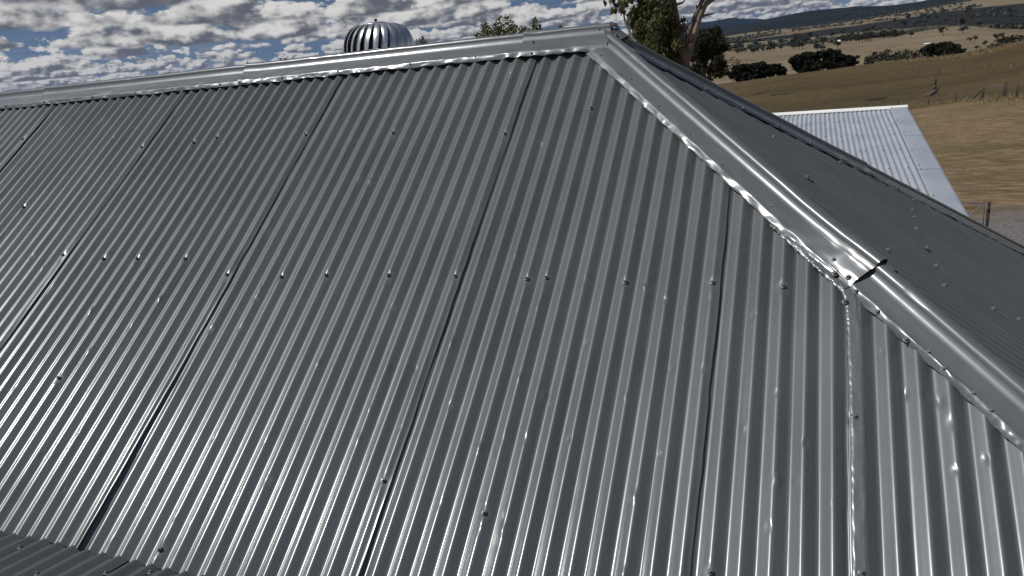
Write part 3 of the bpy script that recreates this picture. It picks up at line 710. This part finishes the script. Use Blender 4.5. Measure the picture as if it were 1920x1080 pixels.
bx0 = SO[0]-.268; bpro = [(bx0-.006, .009), (bx0, .0135), (bx0+.02, .020), (bx0+.1, .0205), (SO[0]-.03, .0205), (SO[0], .020), (SO[0]+.004, .014), (SO[0]+.006, -.16)]
cuts = [0.0, 2.16, 4.05, 6.45]
for i in range(3):
    bp = [(x_, z_+.004*(3-i)) for x_, z_ in bpro]
    bg_ = bent(bp, cuts[i], cuts[i+1]+(.05 if i < 2 else 0), 'barge_capping', 540+i, M['shedcap'], shed)
    for s_ in (cuts[i]+.06, (cuts[i]+cuts[i+1])/2, cuts[i+1]-.12): screw(bg_, O3+ex*(bx0+.025)+d3*s_+n3*(.02+.004*(3-i)), n3, 1.5)
b = MB(); rp = [(-.055, .008), (-.05, .026), (-.03, .05), (0, .06), (.03, .05), (.045, .02), (.045, -.14)]
xsr = np.linspace(SX0+.1, SO[0]+.012, 40); P = np.zeros((40, len(rp), 3))
for j, (y_, z_) in enumerate(rp): P[:, j] = O3[None]+xsr[:, None]*ex+np.array([0, y_, z_])+np.array([0, 0, 1])*(.0012*vnoise(xsr*3, xsr*0, 0, 9))[:, None]
rc = obj('ridge_roll', mesh('ridge_roll', P, gridfaces(40, len(rp))), M['white'], shed); rc['label'] = 'white rolled flashing along the high edge'
b = MB(); b.box((-.95, 0, 1.35), (5.6, 5.6, 2.7)); b.build('wall', M['shed'], shed, False)

# ------------------------------------------------------------------ yard gate
gp = ground_at(1848, 18.6, 440); 
topz = at(1848, 379, 18.6)[2]
gz0 = float(height(np.array([gp[0]]), np.array([gp[1]]))[0]); GH = max(1.1, topz-gz0)
gpost = empty('gate_post', (gp[0], gp[1], gz0)); tag(gpost, 'dark gate post at the corner of the gravel yard', 'post')
b = MB(); b.box((.012, .02, GH/2), (.055, .055, GH)); b.build('post', M['timber'], gpost, False)
b = MB(); b.tube([(0, -.03, GH-.12), (-.05, -.05, GH-.12)], .014); b.tube([(0, -.03, GH-.75), (-.05, -.05, GH-.75)], .014); b.build('hinge', M['galv'], gpost)
gate = empty('farm_gate', (gp[0], gp[1], gz0)); tag(gate, 'pipe farm gate with diagonal brace and mesh beside the shed', 'gate')
gv = np.array([-1, .16, 0])/math.hypot(1, .16); gl = 2.6
q0 = np.array([-.075, -.03, 0]); T = np.array([0, 0, 1.0]); gt = GH-.02; gb = GH-1.02
b = MB(); b.tube([q0+T*gb, q0+T*gt, q0+gv*gl+T*gt, q0+gv*gl+T*gb, q0+T*gb], .018); b.build('frame', M['galv'], gate)
b = MB(); b.tube([q0+T*(gt-.02)+gv*.03, q0+gv*.95+T*gb], .015); b.build('brace', M['galv'], gate)
for k in range(1, 9): b = MB(); b.tube([q0+T*(gb+k*.11), q0+gv*gl+T*(gb+k*.11)], .0022, 4); b.build('mesh_wire', M['wire'], gate)
for k in range(1, 9): b = MB(); b.tube([q0+T*gb+gv*gl*k/9, q0+gv*gl*k/9+T*gt], .0022, 4); b.build('mesh_wire', M['wire'], gate)

# ------------------------------------------------------------------ fences
def fence(name, label, posts, wires, hpost, rad, kinds=None, sagw=.01, wire_r=.004, py=100):
    """posts: list of (px, D); posts stand on the ground"""
    pts = [ground_at(px, D, py) for px, D in posts]
    f = empty(name, tuple(pts[0])); tag(f, label, 'fence'); o = np.array(f.location)
    tops = []
    for i, p in enumerate(pts):
        kd = kinds[i] if kinds else 0; hp = hpost*(1.12 if kd else random.uniform(.92, 1.05)); rp = rad*(1.8 if kd else 1)
        b = MB(); q = p-o; ln = random.uniform(-.03, .03)
        b.tube([q+[0, 0, -.2], q+[ln*.5, 0, hp*.5], q+[ln, ln, hp]], [rp, rp*.97, rp*.92], 8 if kd else 5)
        po = b.build('post', M['timber'] if kd else M['steel'], f)
        if kd == 2:                # strainer with a stay
            b = MB(); d_ = pts[i-1]-p; d_ = d_/np.linalg.norm(d_); e_ = p-o+d_*2.9
            gz_ = float(height(np.array([p[0]+d_[0]*2.9]), np.array([p[1]+d_[1]*2.9]))[0])-o[2]
            b.tube([q+[0, 0, hp*.82], np.array([e_[0], e_[1], gz_])], [rp*.55, rp*.5], 6); b.build('stay', M['timber'], f)
        if kd == 3:
            b = MB(); d_ = pts[min(i+1, len(pts)-1)]-p; d_ = d_/np.linalg.norm(d_); e_ = p-o+d_*1.5
            b.tube([q+[0, 0, hp*.8], e_], [rp*.5, rp*.45], 6); b.build('stay', M['timber'], f)
    for wz in wires:
        b = MB(); line = []
        for i in range(len(pts)-1):
            for k in range(4): 
                t_ = k/4; q = pts[i]*(1-t_)+pts[i+1]*t_-o; line.append(q+[0, 0, wz*hpost-sagw*4*t_*(1-t_)])
        line.append(pts[-1]-o+[0, 0, wz*hpost]); b.tube(line, wire_r, 3, False); b.build('wire', M['wire'], f)
    return f
F1 = [(1418, 119), (1468, 115), (1518, 111.5), (1571, 107.5), (1626, 103), (1684, 98.5), (1741, 94), (1792, 86.5), (1840, 79)]
fence('paddock_fence', 'wire fence with strainer post and slanting stay behind the shed', F1, (.15, .32, .5, .7, .93), 1.12, .065, [0]*8+[2], wire_r=.006, py=196)
F2 = [(1881, 75.5), (1885, 75), (1905, 73.5), (1908, 73.3), (1926, 72)]
fence('gateway_fence', 'short run of netting fence and posts right of the strainer post', F2, (.1, .2, .3, .4, .5, .6, .72, .93), 1.2, .04, [1, 3, 1, 0, 1], wire_r=.006, py=186)
F3 = [(1660, 176), (1690, 173), (1725, 168), (1764, 163), (1810, 160), (1856, 158), (1904, 155), (1950, 153)]
fence('hillside_fence', 'picket fence crossing the dark middle of the paddock', F3, (.3, .6, .9), 1.15, .055, wire_r=.006)
F4 = [(1640, 221), (1676, 218), (1712, 214), (1740, 209), (1772, 204), (1788, 200), (1818, 195), (1838, 190), (1858, 192), (1876, 194), (1895, 197), (1915, 200), (1940, 202)]
fence('crest_fence', 'thin fence along the grassy crest below the valley', F4, (.3, .6, .9), 1.15, .06, [0]*7+[1]+[0]*5, wire_r=.006)
gw = empty('paddock_gate', tuple(ground_at(1842, 79, 188))); tag(gw, 'long low gate hung between strainer post and gateway posts', 'gate'); o = np.array(gw.location)
a_, c_ = ground_at(1843, 78.8, 188)-o, ground_at(1879.5, 75.8, 188)-o
b = MB(); b.tube([a_+[0, 0, .15], a_+[0, 0, 1.15], c_+[0, 0, 1.2], c_+[0, 0, .15], a_+[0, 0, .15]], .022, 6); b.build('frame', M['galv'], gw)
for k in range(1, 6): b = MB(); b.tube([a_+[0, 0, .15+k*.17], c_+[0, 0, .15+k*.175]], .006, 4); b.build('rail', M['wire'], gw)

# fallen trunk, stick pile, logs lying in the paddock
lg = ground_at(1755, 118, 155); log = empty('fallen_log', tuple(lg)); tag(log, 'bleached leaning stump with two bare upright limbs in the paddock', 'dead tree')
b = MB(); b.tube([(-1.3, -.3, -.05), (-.6, -.1, .15), (0, 0, .55), (.35, .1, 1.15)], [.20, .30, .30, .10], 9); b.build('trunk', M['stump'], log)
b = MB(); b.tube([(-.1, 0, .5), (-.12, 0, 1.1), (-.05, 0, 1.35)], [.22, .24, .1], 8); b.build('burl', M['timber'], log)
b = MB(); b.tube([(-.08, 0, 1.3), (-.1, 0, 2.0), (-.25, .1, 3.2)], [.10, .07, .03], 6); b.build('limb', M['timber'], log)
b = MB(); b.tube([(-.06, 0, 1.5), (.1, 0, 2.1), (.18, 0, 2.35)], [.07, .07, .03], 6); b.build('limb', M['timber'], log)
pl = ground_at(1642, 122, 178); pile = empty('stick_pile', tuple(pl)); tag(pile, 'heap of grey fallen branches on the paddock slope', 'branches')
for k in range(26):
    b = MB(); a = random.uniform(0, 6.28); c0_ = np.array([random.uniform(-1.3, 1.3), random.uniform(-.5, .5), random.uniform(.02, .3)]); L_ = random.uniform(.5, 1.5)
    d_ = np.array([math.cos(a), .5*math.sin(a), random.uniform(-.1, .35)])*L_*.5; b.tube([c0_-d_, c0_+[0, 0, .05], c0_+d_], [.05, .04, .02], 5); b.build('branch', M['timber'], pile)
for (px, D, ln_, lab) in ((1468, 150, 4.2, 'thin fallen branch lying on the paddock, right of the other'), (1428, 158, 2.4, 'short fallen branch lying on the paddock, leftmost')):
    q = ground_at(px, D); fb = empty('fallen_branch', tuple(q)); tag(fb, lab, 'branch', 'branches lying in the paddock')
    b = MB(); b.tube([(-ln_/2, 0, .1), (-ln_*.2, .3, .18), (ln_*.2, -.1, .2), (ln_/2, .2, .35)], [.12, .1, .08, .03], 6); b.build('limb', M['timber'], fb)
    b = MB(); b.tube([(0, 0, .15), (ln_*.2, .5, .5)], [.06, .02], 5); b.build('twig', M['timber'], fb)
# far farm buildings in the valley
def tiny_shed(px, D, wd, ht, label, col):
    q = ground_at(px, D); s_ = empty('farm_building', tuple(q)); tag(s_, label, 'building')
    b = MB(); b.box((0, 0, ht*.35), (wd, wd*.6, ht*.7)); b.build('wall', col, s_, False)
    b = MB(); y_ = wd*.33; x_ = wd*.53; b.add([(-x_, -y_, ht*.7), (x_, -y_, ht*.7), (x_, y_, ht*.7), (-x_, y_, ht*.7), (-x_, 0, ht), (x_, 0, ht)], [[0, 1, 5, 4], [2, 3, 4, 5], [0, 4, 3], [1, 2, 5]]); b.build('roof', M['white'], s_, False)
tiny_shed(1737, 880, 5.5, 2.6, 'low white farm building half hidden behind bushes in the valley', M['shed'])
tiny_shed(1572, 1250, 4, 7, 'small white tank house among the valley trees', M['white'])
tiny_shed(1605, 5200, 60, 16, 'tiny white homestead at the foot of the dark range', M['white'])
# dry grass tufts along the fences and on the rough ground: nobody could count it
gv_, gf_, gn_ = [], [], 0
grs = np.random.default_rng(3)
def tuft(p, h_, n_):
    global gn_
    for k in range(n_):
        a = grs.uniform(0, 6.28); l_ = grs.uniform(.1, .6)*h_; wdt = h_*.07+.006; r0 = grs.uniform(0, .35)*h_
        c_ = p+np.array([math.cos(a*3)*r0, math.sin(a*3)*r0, -.02]); t_ = c_+np.array([math.cos(a)*l_, math.sin(a)*l_, h_*grs.uniform(.6, 1.1)])
        s_ = np.array([math.sin(a), -math.cos(a), 0])*wdt
        gv_.extend([c_-s_, c_+s_, t_]); gf_.append((gn_, gn_+1, gn_+2)); gn_ += 3
cand = []
for line, n_, sp, hh_ in ((F1+F2, 1500, 2.2, .32), (F4, 1500, 4.0, .5), (F3, 300, 3, .3)):
    for i in range(n_):
        k = grs.integers(0, len(line)-1); t_ = grs.uniform(0, 1); px = line[k][0]*(1-t_)+line[k+1][0]*t_; D = line[k][1]*(1-t_)+line[k+1][1]*t_
        cand.append((px, D+grs.normal(0, sp), hh_*grs.uniform(.5, 1.2)))
for i in range(1100): cand.append((grs.uniform(1420, 1930), math.sqrt(grs.uniform(24**2, 74**2)), grs.uniform(.05, .13)))
for i in range(1800): cand.append((grs.uniform(1360, 1930), math.sqrt(grs.uniform(80**2, 225**2)), grs.uniform(.10, .24)))
cand = np.array(cand); ca = np.array([azim(p, 190 if d < 130 else 110) for p, d in cand[:, :2]]); cxx = CAM[0]+np.sin(ca)*cand[:, 1]; cyy = CAM[1]+np.cos(ca)*cand[:, 1]; czz = height(cxx, cyy)
for i in range(len(cand)): tuft(np.array([cxx[i], cyy[i], czz[i]]), cand[i, 2], 5)
dg = obj('dry_grass', mesh('dry_grass', np.array(gv_), np.array(gf_), False), M['straw']); tag(dg, 'straw coloured dry grass tufts over the paddocks', 'grass', kind='stuff')
# ------------------------------------------------------------------ trees
def leaves(n, centers, radii, size, seed, droop=.6, hollow=.35, stretch=2.2):
    """many small leaf faces gathered in clumps; returns verts, faces"""
    rg = np.random.default_rng(seed); centers = np.asarray(centers, float); radii = np.asarray(radii, float)
    wgt = radii[:, 0]*radii[:, 1]*radii[:, 2]; wgt = wgt**.7/np.sum(wgt**.7)
    k = rg.choice(len(centers), n, p=wgt)
    d = rg.normal(size=(n, 3)); d /= np.linalg.norm(d, axis=1)[:, None]
    r = hollow+(1-hollow)*rg.uniform(0, 1, n)**.5
    p = centers[k]+d*radii[k]*r[:, None]
    ax = rg.normal(size=(n, 3)); ax[:, 2] = ax[:, 2]*.5-droop; ax /= np.linalg.norm(ax, axis=1)[:, None]
    sd = np.cross(ax, rg.normal(size=(n, 3))); sd /= np.linalg.norm(sd, axis=1)[:, None]
    s = size*rg.uniform(.6, 1.4, n)[:, None]
    v = np.stack([p-ax*s*stretch*.5, p+sd*s*.5, p+ax*s*stretch*.5, p-sd*s*.5], 1).reshape(-1, 3)
    return v, np.arange(n*4).reshape(n, 4)
def clump_crown(rg, c, rad, n, sz):
    cs, rs = [], []
    for i in range(n):
        d = rg.normal(size=3); d /= np.linalg.norm(d); d[2] = d[2]*.8+.1
        cs.append(np.array(c)+d*np.array(rad)*rg.uniform(.45, 1.0)); s = sz*rg.uniform(.6, 1.25); rs.append((s, s, s*rg.uniform(.6, 1.0)))
    return cs, rs
def tree(name, label, base, trunk_r, limbs, crowns, nleaf, lsize, leafmat, bark, seed, group=None, cat='tree', hollow=.3):
    """base: ground point; limbs: list of (points, r0, r1); crowns: list of clump (center, radius)"""
    t = empty(name, tuple(base)); tag(t, label, cat, group)
    b = MB()
    b.tube(limbs[0][0], np.linspace(limbs[0][1], limbs[0][2], len(limbs[0][0])), 9); tk = b.build('trunk', bark, t)
    for pts, r0, r1 in limbs[1:]:
        b = MB(); b.tube(pts, np.linspace(r0, r1, len(pts)), 6); b.build('limb', bark, t)
    v, f = leaves(nleaf, [c for c, r in crowns], [r for c, r in crowns], lsize, seed, hollow=hollow)
    obj('crown', mesh('crown', v, f, False), leafmat, t); return t
def auto_tree(name, label, px, D, top_py, width_px, leafmat, seed, nleaf=2500, lsize=None, group=None, form='round', trunk_frac=.25, ycut=None, cat='tree'):
    """a tree standing at a picture column, reaching up to a picture row, as wide as seen there"""
    rg = np.random.default_rng(seed)
    base = ground_at(px, D); d = ray(px, top_py); top = at(px, top_py, D)[2]; H = top-base[2]
    sc = D/FPX*math.hypot(1, math.hypot((px-960)/FPX, (top_py-540)/FPX))
    W = width_px*sc
    lsize = lsize or max(.10, 1.6*sc)
    crown_h = H*(1-trunk_frac)
    cs, rs = clump_crown(rg, (0, 0, H-crown_h*.5), (W*.48, W*.45, crown_h*.50), 26, min(W, crown_h)*.20)
    cs.append(np.array([W*.05, 0, H-crown_h*.12])); rs.append((W*.2, W*.2, crown_h*.12)); cs.append(np.array([-W*.22, 0, H-crown_h*.2])); rs.append((W*.18, W*.18, crown_h*.12))
    if trunk_frac < .2:            # bushes are leafy to the ground
        for k in range(16):
            a = rg.uniform(0, 6.28); r_ = W*.5*rg.uniform(.3, .95); cs.append(np.array([math.cos(a)*r_, math.sin(a)*r_, H*rg.uniform(.10, .45)])); s_ = min(W, H)*rg.uniform(.13, .22); rs.append((s_, s_, s_*.9))
    limbs = [([(0, 0, -.4), (W*.02, 0, H*.2), (-W*.02, W*.02, H*.42), (W*.01, 0, H*.62)], H*.020+.04, H*.010)]
    for c in cs[:7]:
        s_ = H*rg.uniform(.2, .45); limbs.append(([(0, 0, s_), (c[0]*.5, c[1]*.5, (s_+c[2])*.5+.1*H*rg.uniform(-.2, .4)), tuple(c)], H*.012, H*.003))
    return tree(name, label, base, 0, limbs, list(zip(cs, rs)), nleaf, lsize, leafmat, M['bark'], seed, group, cat)

# the big gum beside the hip: leafy on the left, a bare forked trunk on the right
base = ground_at(1285, 36); D0 = 36
def G(px, py, dd=0): return at(px, py, D0+dd)-base
t = empty('gum_tree', tuple(base)); tag(t, 'tall gum with drooping olive foliage and bare forked trunk behind the hip', 'tree')
b = MB(); b.tube([G(1283, 215)*[1, 1, 0]+[0, 0, -.3], G(1284, 180), G(1283, 120), G(1279, 85), G(1268, 40), G(1262, 0), G(1255, -40)], [.38, .33, .26, .22, .17, .14, .10], 11); b.build('trunk', M['bark'], t)
b = MB(); b.tube([G(1281, 125), G(1291, 95), G(1303, 60), G(1312, 30), G(1325, 5), G(1345, -18)], [.22, .18, .15, .13, .10, .05], 9); b.build('limb', M['deadwood'], t)['label'] = 'pale dead limb leaning right'
b = MB(); b.tube([G(1284, 100), G(1292, 60), G(1306, 25), G(1322, -10)], [.14, .13, .11, .08], 8); b.build('limb', M['bark'], t)
for pts in ([(1306, 40), (1305, 20), (1306, 8)], [(1317, 30), (1330, 27), (1340, 25)], [(1283, 60), (1284, 42)], [(1287, 60), (1290, 38)], [(1280, 70), (1281, 48)], [(1276, 70), (1265, 52), (1258, 42)], [(1263, 10), (1280, 5), (1287, -3)], [(1318, 15), (1338, 0), (1352, -14)], [(1300, 62), (1308, 40), (1307, 10)]):
    b = MB(); b.tube([G(*p) for p in pts], np.linspace(.07, .02, len(pts)), 5); b.build('dead_branch', M['deadwood'], t)
b = MB(); b.tube([G(1280, 130), G(1255, 100, 1), G(1235, 60, 1.5), G(1215, 20, 1.5)], [.22, .16, .12, .05], 7); b.build('limb', M['bark'], t)
b = MB(); b.tube([G(1230, 110), G(1185, 70, 1), G(1172, 40, 1.5), G(1166, 12, 1.5)], [.10, .07, .05, .03], 7); b.build('limb', M['bark'], t)
crowns = []
rg = np.random.default_rng(77)
for (px, py, r) in ((1160, 8, .30), (1150, 14, .22), (1170, 14, .28), (1178, 2, .28), (1195, 30, .6), (1210, 10, .7), (1228, 25, .75), (1245, 15, .6), (1205, 55, .6), (1225, 60, .75), (1248, 50, .6), (1200, 85, .45), (1220, 90, .7), (1240, 90, .7), (1256, 80, .5), (1265, 110, .5), (1240, 120, .5), (1255, 135, .5), (1215, -20, .8), (1240, -25, .8), (1190, -15, .6), (1265, 25, .35), (1230, -60, 1.0), (1195, -45, .8), (1270, -70, 1.0), (1300, -60, .8), (1250, 150, .5), (1188, 60, .3), (1232, 105, .6), (1212, 70, .6), (1262, 60, .5), (1270, 95, .45), (1248, 70, .6), (1262, 130, .5), (1228, 40, .6)):
    for k in range(3):
        p = G(px+rg.normal(0, 7), py+rg.normal(0, 7), rg.normal(0, .9)); s = r*rg.uniform(.35, .7); crowns.append((p, (s, s, s*1.05)))
v, f = leaves(21000, [c for c, r in crowns], [r for c, r in crowns], .075, 5, droop=1.1, hollow=.1, stretch=3.0)
obj('crown', mesh('crown', v, f, False), M['gum'], t)

# darker tree just behind it
base = ground_at(1325, 46); D0 = 46
t = empty('dark_tree', tuple(base)); tag(t, 'dark shaded tree with hanging foliage right of the bare trunk', 'tree')
b = MB(); b.tube([[0, 0, -.3], G(1322, 190), G(1318, 140), G(1322, 95)], [.3, .24, .18, .08], 8); b.build('trunk', M['bark'], t)
for pts in ([(1319, 150), (1300, 120), (1296, 90)], [(1319, 140), (1340, 110), (1350, 85)], [(1320, 120), (1312, 85), (1320, 65)], [(1320, 150), (1345, 135), (1356, 128)]):
    b = MB(); b.tube([G(*p) for p in pts], np.linspace(.12, .03, len(pts)), 6); b.build('limb', M['bark'], t)
crowns = []
for (px, py, r) in ((1300, 75, .7), (1318, 62, .6), (1336, 66, .7), (1350, 72, .4), (1310, 92, .8), (1332, 90, .7), (1352, 90, .4), (1298, 110, .6), (1320, 112, .6), (1342, 106, .55), (1302, 130, .5), (1330, 128, .4), (1350, 130, .45), (1356, 140, .3), (1340, 142, .3), (1290, 95, .6), (1312, 150, .4), (1290, 140, .5), (1322, 160, .5), (1352, 118, .4)):
    for k in range(3): p = G(px+rg.normal(0, 5), py+rg.normal(0, 5), rg.normal(0, 1.0)); s = r*rg.uniform(.4, .75); crowns.append((p, (s, s, s)))
v, f = leaves(13000, [c for c, r in crowns], [r for c, r in crowns], .07, 6, droop=.8, hollow=.1, stretch=2.6)
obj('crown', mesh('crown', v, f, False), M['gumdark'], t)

# crowns showing over the ridge
auto_tree('gum_tree', 'rounded gum crown above the ridge right of the ventilator', 945, 62, 27, 92, M['gum'], 21, 6500, .13)
auto_tree('gum_tree', 'lower gum crown joined to the rounded one, nearest the ventilator', 912, 66, 40, 52, M['gum'], 22, 3500, .13)
auto_tree('gum_tree', 'gum crown between rounded crown and ridge end', 1003, 64, 30, 58, M['gum'], 23, 4200, .13)
auto_tree('gum_tree', 'tip of a gum crown just left of the ridge end', 1052, 70, 44, 30, M['gum'], 24, 1800, .13)
auto_tree('gum_tree', 'small gum crown touching the right side of the ventilator', 790, 75, 66, 50, M['gum'], 25, 2800, .13)
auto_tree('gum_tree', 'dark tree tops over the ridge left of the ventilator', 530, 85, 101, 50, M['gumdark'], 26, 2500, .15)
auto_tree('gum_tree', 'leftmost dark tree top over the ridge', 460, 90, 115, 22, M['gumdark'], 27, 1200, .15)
# dark bushes on the far edge of the paddock
for i, (px, D, top, wd, lab) in enumerate(((1392, 232, 120, 40, 'dark rounded bush nearest the hip on the paddock edge'), (1420, 230, 117, 50, 'middle dark bush of the left clump on the paddock edge'), (1448, 229, 121, 42, 'right dark bush of the left clump on the paddock edge'), (1466, 230, 126, 16, 'small dark bush closing the left clump on the right'),
        (1512, 228, 97, 46, 'broad dark tree, left of the pair on the paddock edge'), (1543, 227, 94, 56, 'broad dark tree, middle of the large clump on paddock edge'), (1570, 226, 103, 45, 'dark tree at the right side of the large clump'), (1592, 228, 104, 26, 'thin open tree right of the large dark clump'))):
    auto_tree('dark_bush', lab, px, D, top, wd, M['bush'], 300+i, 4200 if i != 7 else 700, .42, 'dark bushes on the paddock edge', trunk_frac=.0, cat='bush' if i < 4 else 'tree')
auto_tree('bare_tree', 'thin brown half-dead tree left of the dark bushes', 1374, 260, 105, 26, M['greygum'], 320, 260, .3, trunk_frac=.2)
for i, (px, D, top, wd, lab) in enumerate(((1765, 230, 79, 50, 'dark green bush on the crest above the leaning stump'), (1748, 232, 86, 34, 'left shoulder bush of the dark green crest bush'), (1786, 228, 84, 28, 'right shoulder bush of the dark green crest bush'),
        (1663, 330, 92, 26, 'grey green bush left of the valley farm building'), (1640, 320, 99, 24, 'grey bush at left end of the scrub on the crest'), (1690, 340, 92, 34, 'wide grey green bush left of the crest bush'), (1715, 345, 91, 26, 'grey green bush touching the white farm building'), (1905, 330, 66, 60, 'dark bush at the right edge below the shaded hill'), (1632, 300, 104, 18, 'small scrub bush beside the large dark clump'))):
    auto_tree('crest_bush', lab, px, D, top, wd, M['gumdark'] if i in (0, 1, 2, 7) else M['greygum'], 340+i, 1300, .36 if i < 3 else .5, 'bushes along the crest', trunk_frac=.1, cat='bush')

# ------------------------------------------------------------------ single trees of the valley, then the woods that read as one mass
var = []
for s in range(6):
    rgv = np.random.default_rng(900+s)
    cs, rs = clump_crown(rgv, (0, 0, .60), (.40, .40, .27), 9, .19)
    v, f = leaves(330, cs, rs, .085, 910+s, hollow=.1, stretch=1.5)
    cm = mesh('crown', v, f, False); cm.materials.append(M['greygum'])
    b = MB(); b.tube([(0, 0, -.05), (.01, 0, .3), (0, 0, .55)], [.035, .025, .015], 5)
    for c in cs[:3]: b.tube([(0, 0, .3), tuple(c)], [.016, .006], 4)
    tm = b.mesh('trunk'); tm.materials.append(M['bark']); var.append((tm, cm))
listed = [(1570, 1000, 12, 'lone rounded tree on the pale valley flat below the woods'), (1533, 980, 16, 'leafy tree at the right end of the valley row'), (1541, 960, 11, 'small bare-limbed tree beside the leafy one in the valley'),
          (1765, 1000, 12, 'lone tree casting shade on the left flank of the bare knoll'), (1802, 1010, 11, 'lone tree low on the front of the bare knoll'), (1796, 1200, 15, 'tree standing on the top of the bare knoll'), (1832, 1210, 10, 'thin tree on the right shoulder of the bare knoll'), (1706, 1050, 9, 'small tree at the left foot of the bare knoll'), (1688, 1080, 11, 'dark tree between the woods and the knoll'),
          (1437, 300, 14, 'pale little tree behind the left dark bushes'), (1457, 310, 12, 'second little tree behind the left dark bushes'), (1412, 1150, 9, 'lone shrub on the open slope left in the valley')]
def valley_tree(px, D, hpx, label, k, group, single=False):
    q = ground_at(px, D); sc = D/FPX*1.2; H = hpx*sc
    tm, cm = var[k % 6]
    e_ = empty('valley_tree', tuple(q), random.uniform(0, 6.28)); tag(e_, label, 'tree', group); e_.scale = (H*random.uniform(.85, 1.2), H*random.uniform(.85, 1.2), H)
    for nm, me in (('trunk', tm), ('crown', cm)):
        o = bpy.data.objects.new(nm, me); C.objects.link(o); o.parent = e_
for i, (px, D, hpx, lab) in enumerate(listed): valley_tree(px, D, hpx, lab, i, 'lone trees in the valley')
rows = []
def row(lab, n, px0, px1, D0_, D1_, h0, h1):
    for i in range(n): rows.append((random.uniform(px0, px1), random.uniform(D0_, D1_), random.uniform(h0, h1), lab))
row('low grey tree at the left end of the valley tree line', 9, 1372, 1420, 1250, 1450, 7, 10); row('grey green tree in the line along the pale valley flat', 12, 1418, 1510, 1150, 1300, 8, 12); row('tree in the thick wood left below the dark range', 18, 1380, 1500, 1600, 2000, 7, 12); row('tree in the wood behind the lone valley tree', 10, 1540, 1620, 1250, 1450, 9, 14); row('tall grey tree in the dense strip left of the bare knoll', 20, 1605, 1678, 1150, 1350, 8, 14)
row('tree in the middle distance wood above the valley flat', 14, 1500, 1600, 1600, 2100, 7, 11); row('small tree on the slope behind the dense strip', 14, 1600, 1700, 1700, 2300, 5, 9); row('tiny tree on the pale hillside below the range', 10, 1640, 1760, 2400, 3200, 4, 7); row('small tree low behind the crest fence', 8, 1800, 1890, 700, 900, 6, 10); row('tree in the gully right of the bare knoll', 10, 1840, 1920, 1400, 1700, 6, 9); row('tiny tree on the far right hillside', 12, 1760, 1920, 2500, 3300, 4, 7); row('tiny tree on the slope above the bare knoll', 10, 1700, 1790, 1900, 2600, 4, 7)
for i, (px, D, hpx, lab) in enumerate(rows): valley_tree(px, D, hpx, lab, i, 'scattered trees: '+lab)
# far woodland
wv, wf, wn = [], [], 0
wr = np.random.default_rng(12)
IV = np.array([(0, 0, 1)]+[(.89*math.cos(a), .89*math.sin(a), .45) for a in np.arange(5)*1.2566]+[(.89*math.cos(a+.628), .89*math.sin(a+.628), -.3) for a in np.arange(5)*1.2566])
IF = [(0, 1+i, 1+(i+1) % 5) for i in range(5)]+[(1+i, 6+i, 1+(i+1) % 5) for i in range(5)]+[(1+(i+1) % 5, 6+i, 6+(i+1) % 5) for i in range(5)]
IF = np.array(IF)
pxs = wr.uniform(1300, 1960, 5200); Ds = np.exp(wr.uniform(math.log(1500), math.log(6500), 5200))
wa = np.array([azim(p) for p in pxs]); wx = CAM[0]+np.sin(wa)*Ds; wy = CAM[1]+np.cos(wa)*Ds
keepm = (fbm(wx/260, wy/520, 0, 3, 71)+.25*vnoise(wx/60, wy/120, 0, 5)) > np.where(np.hypot(wx-700, wy-2900) < 950, .75, np.where(Ds < 2600, .22, .08))
wx, wy, Ds = wx[keepm], wy[keepm], Ds[keepm]; wz = height(wx, wy)
for i in range(len(wx)):
    s = wr.uniform(3.0, 5.5)*(1+Ds[i]/9000)
    j = IV*np.array([s*wr.uniform(.8, 1.4), s*wr.uniform(.8, 1.4), s*wr.uniform(.7, 1.1)])*wr.uniform(.8, 1.2, (len(IV), 1))
    wv.append(j+np.array([wx[i], wy[i], wz[i]+s*.6])); wf.append(IF+wn); wn += len(IV)
wl = obj('woodland', mesh('woodland', np.concatenate(wv), np.concatenate(wf), False), M['greygum']); tag(wl, 'far scattered woodland on the valley hills', 'woodland', kind='stuff')

# ------------------------------------------------------------------ the air over the valley
def haze_box():
    mt = bpy.data.materials.new('haze'); mt.use_nodes = True; t = mt.node_tree; t.nodes.clear()
    o = t.nodes.new('ShaderNodeOutputMaterial'); v = t.nodes.new('ShaderNodeVolumePrincipled')
    v.inputs['Color'].default_value = (0.22, 0.46, 1.0, 1); v.inputs['Density'].default_value = 0.8e-5; v.inputs['Anisotropy'].default_value = 0.1
    t.links.new(v.outputs[0], o.inputs['Volume'])
    zlo = float(gz.min())-1.0; zhi = float(gz.max())+60
    b = MB(); b.box((0, 0, (zlo+zhi)/2), (53000, 53000, zhi-zlo)); ob = b.build('haze', mt, None, False)
    ob['kind'] = 'stuff'; ob['label'] = 'thin blue haze over the valley and ranges'; return ob
haze_box()
